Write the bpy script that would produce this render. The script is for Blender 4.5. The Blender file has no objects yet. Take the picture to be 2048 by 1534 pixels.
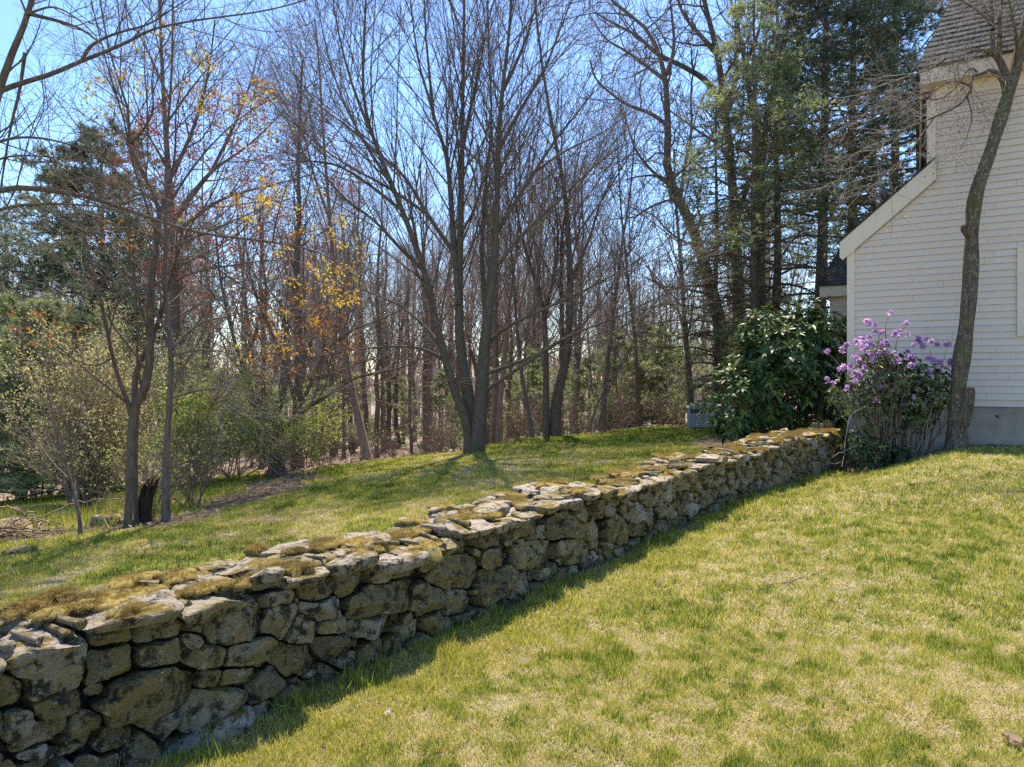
import bpy, math
import numpy as np
from mathutils import Vector

SC = bpy.context.scene
COL = SC.collection
CAM_H = 1.55          # eye height over the local datum
F = 1400.0            # focal length in photo pixels (2048 wide)

# ---------------------------------------------------------------- camera
cam = bpy.data.objects.new('camera', bpy.data.cameras.new('camera'))
COL.objects.link(cam)
cam.location = (0, 0, CAM_H)
cam.rotation_euler = (math.pi / 2, 0, 0)
cam.data.sensor_width = 36.0
cam.data.lens = 36.0 * F / 2048
cam.data.shift_y = -10.0 / 2048
cam.data.clip_start = 0.05
cam.data.clip_end = 6000
SC.camera = cam

# ---------------------------------------------------------------- sky, sun, exposure
SUN_EL, SUN_AZ = math.radians(62), math.radians(0.5)
world = bpy.data.worlds.new('World')
SC.world = world
world.use_nodes = True
wn = world.node_tree
for n in list(wn.nodes):
    wn.nodes.remove(n)
sky = wn.nodes.new('ShaderNodeTexSky')
sky.sky_type = 'NISHITA'
sky.sun_disc = False
sky.sun_elevation = SUN_EL
sky.sun_rotation = SUN_AZ
sky.air_density = 1.0
sky.dust_density = 0.4
sky.ozone_density = 2.0
bg = wn.nodes.new('ShaderNodeBackground')
bg.inputs['Strength'].default_value = 0.122
wo = wn.nodes.new('ShaderNodeOutputWorld')
hs = wn.nodes.new('ShaderNodeHueSaturation')
hs.inputs['Saturation'].default_value = 1.22
hs.inputs['Hue'].default_value = 0.505
wn.links.new(sky.outputs[0], hs.inputs['Color'])
wn.links.new(hs.outputs[0], bg.inputs['Color'])
wn.links.new(bg.outputs[0], wo.inputs['Surface'])

sun = bpy.data.objects.new('sun', bpy.data.lights.new('sun', 'SUN'))
COL.objects.link(sun)
sun.data.energy = 4.2
sun.data.angle = math.radians(0.5)
sun.data.color = (1.0, 0.90, 0.74)
sdir = Vector((math.sin(SUN_AZ) * math.cos(SUN_EL), math.cos(SUN_AZ) * math.cos(SUN_EL), math.sin(SUN_EL)))
sun.rotation_euler = sdir.to_track_quat('Z', 'Y').to_euler()
sun.location = (5, 20, 40)

SC.view_settings.view_transform = 'Standard'
SC.view_settings.look = 'None'
SC.view_settings.exposure = 1.40
SC.view_settings.gamma = 1.0
SC.render.film_transparent = False
SC.cycles.max_bounces = 6
SC.cycles.diffuse_bounces = 3
SC.cycles.glossy_bounces = 2
SC.cycles.transmission_bounces = 3
SC.cycles.transparent_max_bounces = 4
SC.cycles.use_denoising = False

# ---------------------------------------------------------------- helpers
def rng(seed):
    return np.random.default_rng(seed)

def norm(v):
    return v / np.maximum(np.linalg.norm(v, axis=-1, keepdims=True), 1e-9)

def _hash(ix, iy, iz, seed):
    h = (ix.astype(np.int64) * 374761393 + iy.astype(np.int64) * 668265263 + iz.astype(np.int64) * 2147483647 + seed * 974711) & 0xFFFFFFFF
    h = ((h ^ (h >> 13)) * 1274126177) & 0xFFFFFFFF
    h = ((h ^ (h >> 16)) * 2246822519) & 0xFFFFFFFF
    return ((h ^ (h >> 15)) & 0xFFFFFF) / float(0xFFFFFF)

def vn(p, seed=0):
    """value noise in 0..1 for points (N,3)"""
    p = np.asarray(p, float)
    i = np.floor(p).astype(np.int64)
    f = p - i
    f = f * f * (3 - 2 * f)
    r = 0
    for dx in (0, 1):
        wx = f[..., 0] if dx else 1 - f[..., 0]
        for dy in (0, 1):
            wy = f[..., 1] if dy else 1 - f[..., 1]
            for dz in (0, 1):
                wz = f[..., 2] if dz else 1 - f[..., 2]
                r = r + wx * wy * wz * _hash(i[..., 0] + dx, i[..., 1] + dy, i[..., 2] + dz, seed)
    return r

def fbm(p, oct=3, seed=0):
    p = np.asarray(p, float)
    a, s, t = 1.0, 0.0, 0.0
    for k in range(oct):
        s = s + a * vn(p * (2.03 ** k), seed + 17 * k)
        t += a
        a *= 0.5
    return s / t

def fbm2(x, y, sc, oct=3, seed=0):
    p = np.stack([np.asarray(x, float) * sc, np.asarray(y, float) * sc, np.zeros_like(np.asarray(x, float))], -1)
    return fbm(p, oct, seed)

def S(t):
    t = np.clip(t, 0, 1)
    return t * t * (3 - 2 * t)

def W(px, py, d):
    """photo pixel at depth d -> world point"""
    return np.array([(px - 1024) / F * d, d, CAM_H - (py - 757) / F * d])

class MB:
    """collects vertices and faces, then links them as ONE mesh object"""
    def __init__(s):
        s.v, s.f, s.n = [], [], 0
    def add(s, v, f, tint=0.5, m=0, smooth=True):
        v = np.asarray(v, np.float32).reshape(-1, 3)
        f = np.asarray(f, np.int32)
        t = np.broadcast_to(np.asarray(tint, np.float32), (len(v),))
        s.v.append((v, t))
        s.f.append((f + s.n, m, smooth))
        s.n += len(v)
    def more(s, f, m=0, smooth=True):
        """faces over the vertices of the last add()"""
        s.f.append((np.asarray(f, np.int32) + s.n - len(s.v[-1][0]), m, smooth))
    def build(s, name, mats, parent=None):
        me = bpy.data.meshes.new(name)
        if s.v:
            v = np.concatenate([a for a, b in s.v])
            t = np.concatenate([b for a, b in s.v])
            me.vertices.add(len(v))
            me.vertices.foreach_set('co', v.ravel())
            loops = np.concatenate([f.ravel() for f, m, k in s.f])
            tot = np.concatenate([np.full(len(f), f.shape[1], np.int32) for f, m, k in s.f])
            mi = np.concatenate([np.full(len(f), m, np.int32) for f, m, k in s.f])
            sm = np.concatenate([np.full(len(f), k, bool) for f, m, k in s.f])
            me.loops.add(len(loops))
            me.loops.foreach_set('vertex_index', loops)
            me.polygons.add(len(tot))
            me.polygons.foreach_set('loop_start', np.concatenate([[0], np.cumsum(tot)[:-1]]).astype(np.int32))
            me.polygons.foreach_set('material_index', mi)
            me.polygons.foreach_set('use_smooth', sm)
            a = me.attributes.new('tint', 'FLOAT', 'POINT')
            a.data.foreach_set('value', t)
            me.update(calc_edges=True)
        for m in (mats if isinstance(mats, (list, tuple)) else [mats]):
            me.materials.append(m)
        o = bpy.data.objects.new(name, me)
        COL.objects.link(o)
        if parent is not None:
            o.parent = parent
            if parent.type == 'EMPTY':
                L = parent.location
                if L.length > 0 and s.v:
                    v = v - np.array(L, np.float32)
                    me.vertices.foreach_set('co', v.ravel())
                    me.update()
        return o

def tag(o, label, cat, group=None, kind=None):
    o['label'] = label
    o['category'] = cat
    if group:
        o['group'] = group
    if kind:
        o['kind'] = kind
    return o

def thing(name, label, cat, loc, group=None):
    o = bpy.data.objects.new(name, None)
    o.empty_display_size = 0.3
    COL.objects.link(o)
    o.location = tuple(float(c) for c in loc)
    return tag(o, label, cat, group)

def struct(o):
    o['kind'] = 'structure'
    return o

def dup(root, loc, rotz=0.0, scale=1.0, label=None, group=None):
    r = root.copy()
    COL.objects.link(r)
    r.location = tuple(float(c) for c in loc)
    r.rotation_euler = (0, 0, rotz)
    r.scale = (scale,) * 3 if not isinstance(scale, tuple) else scale
    if label:
        r['label'] = label
    if group:
        r['group'] = group
    for ch in list(root.children):
        c = ch.copy()
        COL.objects.link(c)
        c.parent = r
        for g in ch.children:
            e = g.copy()
            COL.objects.link(e)
            e.parent = c
    return r

def box(mb, c0, ex, ey, ez, tint=0.5, m=0):
    """box from corner c0 with edge vectors"""
    c0, ex, ey, ez = [np.asarray(a, float) for a in (c0, ex, ey, ez)]
    v = np.array([c0, c0 + ex, c0 + ex + ey, c0 + ey, c0 + ez, c0 + ex + ez, c0 + ex + ey + ez, c0 + ey + ez])
    f = [(0, 3, 2, 1), (4, 5, 6, 7), (0, 1, 5, 4), (1, 2, 6, 5), (2, 3, 7, 6), (3, 0, 4, 7)]
    mb.add(v, f, tint, m, False)

# ---------------------------------------------------------------- branches
def resample(P, R, n):
    P, R = np.asarray(P, float), np.asarray(R, float)
    for _ in range(2):                       # chaikin, keeps the ends
        Q = np.empty((2 * len(P), 3)); q = np.empty(2 * len(P))
        Q[0], q[0], Q[-1], q[-1] = P[0], R[0], P[-1], R[-1]
        Q[1:-1:2] = .75 * P[:-1] + .25 * P[1:]; Q[2:-1:2] = .25 * P[:-1] + .75 * P[1:]
        q[1:-1:2] = .75 * R[:-1] + .25 * R[1:]; q[2:-1:2] = .25 * R[:-1] + .75 * R[1:]
        P, R = Q, q
    d = np.concatenate([[0], np.cumsum(np.linalg.norm(np.diff(P, axis=0), axis=1))])
    t = np.linspace(0, d[-1], n)
    return np.stack([np.interp(t, d, P[:, k]) for k in range(3)], 1), np.interp(t, d, R)

def tubes(mb, P, R, sides=4, tint=0.5, m=0, smooth=True):
    B, n, _ = P.shape
    if B == 0:
        return
    T = np.gradient(P, axis=1)
    T = norm(T)
    d0 = norm(P[:, -1] - P[:, 0])
    ref = np.where(np.abs(d0[:, 2:3]) > 0.8, np.array([[1.0, 0, 0]]), np.array([[0, 0, 1.0]]))[:, None, :]
    u = norm(np.cross(T, np.broadcast_to(ref, T.shape)))
    w = np.cross(T, u)
    a = np.arange(sides) * 2 * math.pi / sides
    ring = u[:, :, None, :] * np.cos(a)[None, None, :, None] + w[:, :, None, :] * np.sin(a)[None, None, :, None]
    V = P[:, :, None, :] + ring * R[:, :, None, None]
    idx = np.arange(B * n * sides).reshape(B, n, sides)
    a0 = idx[:, :-1, :]
    a1 = np.roll(a0, -1, axis=2)
    b0 = idx[:, 1:, :]
    b1 = np.roll(b0, -1, axis=2)
    tt = tint
    if np.ndim(tint) == 1:
        tt = np.repeat(tint, n * sides)
    mb.add(V.reshape(-1, 3), np.stack([a0, a1, b1, b0], -1).reshape(-1, 4), tt, m, smooth)

def spawn(P, R, per, g, t0=.2, t1=1., ang=.7, asd=.15, L=1., lsd=.25, fall=.4, n=4, up=.1, wob=.12, rr=.5, rmax=1., tip=.003, rel=False, flat=0.):
    """children of the branches P (B,n,3) / R (B,n)"""
    B, m, _ = P.shape
    cnt = np.broadcast_to(np.asarray(per), (B,)).astype(int)
    idx = np.repeat(np.arange(B), cnt)
    C = len(idx)
    if C == 0:
        return np.zeros((0, n, 3)), np.zeros((0, n))
    k = np.arange(C) - np.repeat(np.cumsum(cnt) - cnt, cnt)
    u01 = (k + g.random(C)) / cnt[idx]
    t = t0 + (t1 - t0) * u01
    f = np.clip(t * (m - 1), 0, m - 1.001)
    i = f.astype(int)
    fr = (f - i)[:, None]
    pos = P[idx, i] * (1 - fr) + P[idx, i + 1] * fr
    T = norm(P[idx, i + 1] - P[idx, i])
    r = R[idx, i] * (1 - fr[:, 0]) + R[idx, i + 1] * fr[:, 0]
    ref = np.where(np.abs(T[:, 2:3]) > .9, np.array([[1., 0, 0]]), np.array([[0, 0, 1.]]))
    uu = norm(np.cross(T, ref))
    vv = np.cross(T, uu)
    az = (g.random(B) * 6.28)[idx] + k * 2.4 + g.normal(0, .5, C)
    sv = np.sin(az) * (1 - flat)
    side = norm(uu * np.cos(az)[:, None] + vv * sv[:, None] + 1e-6)
    a = ang + asd * g.normal(size=C)
    D = norm(T * np.cos(a)[:, None] + side * np.sin(a)[:, None])
    LL = (L[idx] if np.ndim(L) else L) * np.exp(lsd * g.normal(size=C)) * (1 - fall * u01)
    if rel:
        pl = np.linalg.norm(np.diff(P, axis=1), axis=2).sum(1)
        LL = LL * pl[idx]
    Q = np.empty((C, n, 3))
    Q[:, 0] = pos
    p = pos.copy()
    upv = np.array([0, 0, 1.])
    for s in range(1, n):
        D = norm(D + up * upv + wob * g.normal(size=(C, 3)))
        p = p + D * (LL / (n - 1))[:, None]
        Q[:, s] = p
    r0 = np.minimum(r * rr, rmax)
    rt = np.minimum(tip, r0)
    RR = r0[:, None] + (rt - r0)[:, None] * np.linspace(0, 1, n)[None, :]
    return Q, RR

def cat(*prs):
    n = max(p.shape[1] for p, r in prs)
    return np.concatenate([p for p, r in prs]), np.concatenate([r for p, r in prs])

# ---------------------------------------------------------------- leaves
def frames(D, g, up=None):
    D = norm(D)
    if up is None:
        up = g.normal(size=D.shape)
    s = norm(np.cross(D, up) + 1e-6)
    return D, s, np.cross(s, D)

def leaves(mb, pos, D, g, L, Wd, up=None, fold=.15, droop=0., tint=.5, m=0):
    """simple pointed leaves: four corner points, folded along the midrib"""
    N = len(pos)
    D, s, nrm = frames(D, g, up)
    L = np.broadcast_to(L, (N,))[:, None]
    Wd = np.broadcast_to(Wd, (N,))[:, None]
    mid = pos + D * L * .45
    tipp = pos + D * L - np.array([0, 0, 1.]) * L * droop
    V = np.stack([pos, mid + s * Wd * .5 + nrm * Wd * fold, tipp, mid - s * Wd * .5 + nrm * Wd * fold], 1)
    i = np.arange(N)[:, None] * 4
    f = np.concatenate([i + np.array([[0, 1, 2]]), i + np.array([[0, 2, 3]])])
    mb.add(V.reshape(-1, 3), f, np.repeat(np.broadcast_to(tint, (N,)), 4), m, False)

def long_leaves(mb, pos, D, g, L, Wd, up, fold=.2, droop=.25, tint=.5, m=0):
    """elliptic leaves with a midrib, bent downwards"""
    N = len(pos)
    D, s, nrm = frames(D, g, up)
    L = np.broadcast_to(L, (N,))[:, None]
    Wd = np.broadcast_to(Wd, (N,))[:, None]
    z = np.array([0, 0, 1.])
    def at(t, side):
        w = {0.: 0., .3: .45, .7: .42, 1.: 0.}[t]
        return pos + D * L * t - z * L * droop * t * t + s * Wd * side * w + nrm * Wd * fold * abs(side) * w * 2
    V = np.stack([at(0., 0), at(.3, 0), at(.7, 0), at(1., 0), at(.3, 1), at(.7, 1), at(.3, -1), at(.7, -1)], 1)
    i = np.arange(N)[:, None] * 8
    tri = np.concatenate([i + np.array([[a]]).reshape(1, 3) for a in ((0, 4, 1), (2, 5, 3), (0, 1, 6), (2, 3, 7))])
    qd = np.concatenate([i + np.array([a]) for a in ((1, 4, 5, 2), (1, 2, 7, 6))])
    mb.add(V.reshape(-1, 3), tri, np.repeat(np.broadcast_to(tint, (N,)), 8), m, True)
    mb.more(qd, m, True)

def needles(mb, pos, D, g, per, L, w, spread=.8, tint=.5, m=0):
    """tufts of thin pointed needles"""
    N = len(pos)
    p = np.repeat(pos, per, 0)
    d = norm(np.repeat(norm(D), per, 0) + spread * g.normal(size=(N * per, 3)))
    s = norm(np.cross(d, g.normal(size=d.shape)))
    LL = (L * (0.7 + .6 * g.random(N * per)))[:, None]
    V = np.stack([p - s * w * .5, p + s * w * .5, p + d * LL], 1)
    f = np.arange(N * per * 3).reshape(-1, 3)
    t = np.repeat(np.broadcast_to(tint, (N,)), per)
    t = np.clip(t + g.normal(0, .1, len(t)), 0, 1)
    mb.add(V.reshape(-1, 3), f, np.repeat(t, 3), m, False)

# ---------------------------------------------------------------- materials
def mat(name):
    m = bpy.data.materials.new(name)
    m.use_nodes = True
    nt = m.node_tree
    for n in list(nt.nodes):
        nt.nodes.remove(n)
    out = nt.nodes.new('ShaderNodeOutputMaterial')
    return m, nt, out

def N(nt, t, **kw):
    n = nt.nodes.new(t)
    for k, v in kw.items():
        if k in n.inputs.keys() if hasattr(n.inputs, 'keys') else False:
            n.inputs[k].default_value = v
        else:
            setattr(n, k, v)
    return n

def ramp(nt, fac, stops):
    r = nt.nodes.new('ShaderNodeValToRGB')
    e = r.color_ramp.elements
    while len(e) < len(stops):
        e.new(0.5)
    for k, (p, c) in enumerate(stops):
        e[k].position = p
        e[k].color = (*c, 1) if len(c) == 3 else c
    nt.links.new(fac, r.inputs['Fac'])
    return r.outputs['Color']

def noise(nt, vec, scale, detail=4, rough=.55, dist=0.):
    n = nt.nodes.new('ShaderNodeTexNoise')
    n.inputs['Scale'].default_value = scale
    n.inputs['Detail'].default_value = detail
    n.inputs['Roughness'].default_value = rough
    n.inputs['Distortion'].default_value = dist
    if vec is not None:
        nt.links.new(vec, n.inputs['Vector'])
    return n.outputs['Fac']

def mapping(nt, vec, scale):
    n = nt.nodes.new('ShaderNodeMapping')
    n.inputs['Scale'].default_value = scale
    nt.links.new(vec, n.inputs['Vector'])
    return n.outputs['Vector']

def mixc(nt, fac, a, b, mode='MIX'):
    n = nt.nodes.new('ShaderNodeMix')
    n.data_type = 'RGBA'
    n.blend_type = mode
    for sock, val in ((n.inputs[0], fac), (n.inputs[6], a), (n.inputs[7], b)):
        if hasattr(val, 'is_output'):
            nt.links.new(val, sock)
        elif isinstance(val, (int, float)):
            sock.default_value = val
        else:
            sock.default_value = (*val, 1)
    return n.outputs[2]

def math_(nt, op, a, b=None):
    n = nt.nodes.new('ShaderNodeMath')
    n.operation = op
    for k, val in enumerate((a, b)):
        if val is None:
            continue
        if hasattr(val, 'is_output'):
            nt.links.new(val, n.inputs[k])
        else:
            n.inputs[k].default_value = val
    return n.outputs[0]

def attr(nt, name='tint'):
    n = nt.nodes.new('ShaderNodeAttribute')
    n.attribute_name = name
    return n.outputs['Fac']

def objco(nt):
    return nt.nodes.new('ShaderNodeTexCoord').outputs['Object']

def bsdf(nt, out, col, rough=.8, spec=.3, bump=None, bstr=.5, bdist=.02, trans=0., tcol=None):
    b = nt.nodes.new('ShaderNodeBsdfPrincipled')
    if hasattr(col, 'is_output'):
        nt.links.new(col, b.inputs['Base Color'])
    else:
        b.inputs['Base Color'].default_value = (*col, 1)
    b.inputs['Roughness'].default_value = rough
    b.inputs['Specular IOR Level'].default_value = spec
    if bump is not None:
        bn = nt.nodes.new('ShaderNodeBump')
        bn.inputs['Strength'].default_value = bstr
        bn.inputs['Distance'].default_value = bdist
        nt.links.new(bump, bn.inputs['Height'])
        nt.links.new(bn.outputs[0], b.inputs['Normal'])
    sh = b.outputs[0]
    if trans > 0:
        t = nt.nodes.new('ShaderNodeBsdfTranslucent')
        c = tcol if tcol is not None else col
        if hasattr(c, 'is_output'):
            nt.links.new(c, t.inputs['Color'])
        else:
            t.inputs['Color'].default_value = (*c, 1)
        mx = nt.nodes.new('ShaderNodeMixShader')
        mx.inputs[0].default_value = trans
        nt.links.new(sh, mx.inputs[1])
        nt.links.new(t.outputs[0], mx.inputs[2])
        sh = mx.outputs[0]
    nt.links.new(sh, out.inputs['Surface'])
    return b

def bark(name, c1, c2, moss=None, vs=(9, 9, 2.0), lichen=None):
    m, nt, out = mat(name)
    co = objco(nt)
    v = mapping(nt, co, vs)
    f = noise(nt, v, 3.0, 5, .65)
    c = ramp(nt, f, [(.3, c1), (.7, c2)])
    if moss:
        c = mixc(nt, ramp(nt, noise(nt, co, 2.2, 4), [(.5, (0, 0, 0)), (.72, (1, 1, 1))]), c, moss)
    if lichen:
        c = mixc(nt, ramp(nt, noise(nt, co, 24, 5, .65), [(.57, (0, 0, 0)), (.66, (.9, .9, .9))]), c, lichen)
    bsdf(nt, out, c, .9, .15, f, 1.0, .03)
    return m

def foliage(name, stops, trans=.4, rough=.55, spec=.3):
    m, nt, out = mat(name)
    c = ramp(nt, attr(nt), stops)
    bsdf(nt, out, c, rough, spec, trans=trans)
    return m

M = {}
M['bark_grey'] = bark('grey_bark', (.09, .07, .05), (.215, .165, .12), moss=(.12, .12, .065))
M['bark_brown'] = bark('brown_bark', (.10, .078, .062), (.26, .20, .16))
M['bark_dark'] = bark('dark_bark', (.08, .059, .043), (.225, .165, .12))
M['bark_tan'] = bark('tan_bark', (.18, .135, .10), (.36, .28, .21))
M['bark_lichen'] = bark('lichen_bark', (.05, .036, .026), (.23, .17, .115), moss=(.11, .105, .035), lichen=(.36, .34, .24))
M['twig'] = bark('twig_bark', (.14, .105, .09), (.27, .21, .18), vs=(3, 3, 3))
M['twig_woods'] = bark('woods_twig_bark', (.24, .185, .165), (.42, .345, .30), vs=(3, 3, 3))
M['twig_pale'] = bark('pale_twig_bark', (.22, .18, .15), (.38, .32, .27), vs=(3, 3, 3))
M['twig_red'] = bark('red_twig_bark', (.22, .12, .10), (.34, .20, .17), vs=(3, 3, 3))
M['shrub_stem'] = bark('shrub_stem_bark', (.16, .115, .08), (.34, .25, .17), vs=(4, 4, 2))
M['yellow_leaf'] = foliage('young_yellow_leaf', [(0, (.42, .20, .03)), (.5, (.55, .36, .05)), (1, (.50, .45, .08))], .5)
M['orange_leaf'] = foliage('dry_orange_leaf', [(0, (.40, .13, .03)), (1, (.55, .25, .06))], .5)
M['red_bud'] = foliage('red_bud', [(0, (.28, .05, .04)), (1, (.42, .10, .06))], .35)
M['pine'] = foliage('pine_needle', [(0, (.05, .08, .04)), (.5, (.125, .17, .085)), (1, (.25, .30, .15))], .35, .5, .4)
M['pine_pale'] = foliage('pale_pine_needle', [(0, (.14, .18, .08)), (.5, (.26, .31, .13)), (1, (.40, .43, .20))], .45, .5, .4)
M['spring'] = foliage('spring_leaf', [(0, (.20, .25, .05)), (.5, (.34, .40, .08)), (1, (.48, .51, .14))], .5)
M['olive'] = foliage('olive_leaf', [(0, (.30, .27, .11)), (.5, (.43, .39, .17)), (1, (.56, .50, .26))], .5)
M['rhodo'] = foliage('rhododendron_leaf', [(0, (.03, .06, .02)), (.55, (.07, .125, .03)), (1, (.22, .27, .05))], .28, .46, .4)
M['rhodo_small'] = foliage('small_rhododendron_leaf', [(0, (.05, .065, .03)), (.5, (.11, .135, .055)), (1, (.32, .32, .09))], .3, .45, .4)
M['petal'] = foliage('purple_petal', [(0, (.40, .20, .50)), (.5, (.58, .34, .66)), (1, (.76, .54, .78))], .5)

def m_stone():
    m, nt, out = mat('lichened_fieldstone')
    co = objco(nt)
    t = attr(nt)
    base = ramp(nt, t, [(0, (.17, .135, .085)), (.25, (.34, .27, .14)), (.5, (.44, .36, .19)), (.75, (.52, .44, .31)), (1, (.60, .51, .43))])
    n1 = noise(nt, co, 13, 9, .74)
    c = base
    n2 = noise(nt, co, 6, 7, .7)
    geo = nt.nodes.new('ShaderNodeNewGeometry')
    sx = nt.nodes.new('ShaderNodeSeparateXYZ')
    nt.links.new(geo.outputs['Normal'], sx.inputs[0])
    side = ramp(nt, sx.outputs['Z'], [(.25, (1, 1, 1)), (.75, (0, 0, 0))])
    olive = math_(nt, 'MULTIPLY', ramp(nt, n2, [(.40, (0, 0, 0)), (.58, (.85, .85, .85))]), side)
    c = mixc(nt, olive, c, mixc(nt, noise(nt, co, 17, 5, .7), (.42, .31, .085), (.28, .21, .07)))
    c = mixc(nt, ramp(nt, n1, [(.42, (.93, .93, .93)), (.50, (0, 0, 0))]), c, (.04, .031, .022))
    n3 = noise(nt, co, 38, 7, .7, .3)
    c = mixc(nt, ramp(nt, n3, [(.56, (0, 0, 0)), (.63, (.85, .85, .85))]), c, (.50, .46, .34))
    vo = nt.nodes.new('ShaderNodeTexVoronoi')
    vo.inputs['Scale'].default_value = 7.0
    nt.links.new(co, vo.inputs['Vector'])
    c = mixc(nt, ramp(nt, vo.outputs['Distance'], [(.11, (.8, .8, .8)), (.15, (0, 0, 0))]), c, (.52, .50, .34))
    topm = math_(nt, 'MULTIPLY', ramp(nt, noise(nt, co, 5.5, 5, .65), [(.49, (0, 0, 0)), (.57, (1, 1, 1))]), ramp(nt, sx.outputs['Z'], [(.55, (0, 0, 0)), (.85, (1, 1, 1))]))
    c = mixc(nt, topm, c, mixc(nt, noise(nt, co, 14, 3), (.24, .13, .025), (.30, .25, .05)))
    h = noise(nt, mapping(nt, co, (1, 1, 2.2)), 30, 10, .8)
    bsdf(nt, out, c, .92, .2, h, 1.0, .05)
    return m
M['stone'] = m_stone()

def m_simple(name, c1, c2, sc=6, rough=.85, spec=.3, bump=.4, bd=.01, vs=(1, 1, 1)):
    m, nt, out = mat(name)
    f = noise(nt, mapping(nt, objco(nt), vs), sc, 5, .6)
    bsdf(nt, out, ramp(nt, f, [(.3, c1), (.7, c2)]), rough, spec, f, bump, bd)
    return m
M['core'] = m_simple('rubble_gap_shade', (.02, .018, .015), (.06, .05, .04), 12)  # wall fill, coloured near black as painted shade between the stones
M['moss'] = foliage('cushion_moss', [(0, (.12, .08, .03)), (.35, (.24, .175, .06)), (.7, (.33, .265, .09)), (1, (.42, .26, .06))], .35, .9, .1)
M['grass'] = foliage('grass_blade', [(0, (.66, .56, .36)), (.28, (.62, .52, .25)), (.45, (.56, .48, .11)), (.62, (.41, .42, .065)), (.82, (.23, .30, .035)), (1, (.11, .17, .02))], .42, .7, .2)
M['litter'] = foliage('dead_leaf', [(0, (.13, .09, .06)), (.5, (.28, .20, .14)), (1, (.45, .36, .28))], .2, .9, .1)
def m_siding():
    m, nt, out = mat('cream_siding_paint')
    co = objco(nt)
    f = noise(nt, mapping(nt, co, (1, 1, 8)), 3, 5, .6)
    c = mixc(nt, .35, ramp(nt, f, [(.3, (.68, .545, .425)), (.7, (.75, .61, .48))]), ramp(nt, attr(nt), [(.3, (.64, .51, .395)), (.7, (.79, .65, .52))]))
    bsdf(nt, out, c, .6, .35, f, .08, .004)
    return m
M['siding'] = m_siding()
M['trim'] = m_simple('cream_trim_paint', (.74, .60, .44), (.80, .66, .50), 4, .55, .35, .05, .003)
M['concrete'] = m_simple('grey_concrete', (.29, .235, .175), (.42, .345, .265), 5, .92, .2, .5, .006)
M['metal'] = m_simple('beige_painted_metal', (.40, .38, .33), (.47, .45, .39), 5, .5, .4, .05, .003)
M['vent'] = m_simple('dark_vent_and_shade', (.02, .025, .03), (.05, .055, .06), 20, .7)
M['bluewhite'] = m_simple('pale_blue_metal', (.50, .60, .72), (.60, .70, .80), 5, .5)
M['far_siding'] = m_simple('pale_grey_siding', (.42, .44, .48), (.50, .52, .56), 2, .8, .2, .1, .01, (1, 1, 10))
M['glass'] = m_simple('dark_window_glass', (.02, .025, .03), (.03, .035, .04), 2, .08, .6, 0, .001)
M['deadwood'] = m_simple('rotten_wood', (.02, .016, .012), (.085, .06, .04), 10, .95, .1, 1., .03, (3, 3, 1))
M['timber'] = m_simple('brown_timber', (.13, .075, .05), (.22, .13, .09), 8, .9, .2, .5, .01)

def m_roof():
    m, nt, out = mat('weathered_shingle')
    c = ramp(nt, attr(nt), [(0, (.045, .042, .04)), (.5, (.11, .10, .092)), (1, (.20, .185, .165))])
    f = noise(nt, objco(nt), 30, 4)
    bsdf(nt, out, mixc(nt, f, c, (.07, .065, .06)), .9, .2, f, .6, .01)
    return m
M['roof'] = m_roof()

def m_ground():
    m, nt, out = mat('lawn_and_leaf_litter')
    co = objco(nt)
    n1 = noise(nt, co, .55, 4, .6)
    n2 = noise(nt, co, 6, 6, .7)
    n3 = noise(nt, co, 70, 4, .7)
    lawn = mixc(nt, ramp(nt, n1, [(.42, (0, 0, 0)), (.6, (1, 1, 1))]), (.20, .165, .07), (.12, .135, .04))
    lawn = mixc(nt, ramp(nt, n2, [(.4, (0, 0, 0)), (.65, (.8, .8, .8))]), lawn, (.21, .165, .05))
    lawn = mixc(nt, ramp(nt, n3, [(.35, (.75, .75, .75)), (.6, (0, 0, 0))]), lawn, (.075, .065, .03))
    lit = ramp(nt, noise(nt, co, 5, 8, .75), [(.3, (.10, .07, .05)), (.5, (.22, .165, .12)), (.7, (.38, .31, .25))])
    mul = ramp(nt, noise(nt, co, 14, 6, .7), [(.3, (.045, .032, .025)), (.7, (.17, .125, .095))])
    a = attr(nt, 'tint')
    c = mixc(nt, ramp(nt, a, [(.55, (0, 0, 0)), (.75, (1, 1, 1))]), lawn, lit)
    mm = math_(nt, 'MULTIPLY', ramp(nt, a, [(.18, (0, 0, 0)), (.3, (1, 1, 1))]), ramp(nt, a, [(.4, (1, 1, 1)), (.5, (0, 0, 0))]))
    c = mixc(nt, mm, c, mul)
    bsdf(nt, out, c, .95, .1, n3, .6, .02)
    return m
M['ground'] = m_ground()

# ================================================================ terrain
def qwall(x, y):
    """signed distance from the stone wall's front face, positive on the near lawn"""
    bend = np.maximum(0, y - 9) * .12
    return ((x + 3.41) - .72 * y - bend) / 1.232

def lawn_edge(x):
    e = 18.0 + .25 * np.clip(x, -4, 6) + .8 * np.sin(x * .5) + .4 * np.sin(x * 1.7 + 1)
    return e + 2.2 * S((-x - 8) / 5)

def bumps(x, y):
    return .05 * (fbm2(x, y, .7, 3, 5) - .5) + .018 * (fbm2(x, y, 5., 2, 9) - .5)

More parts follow.
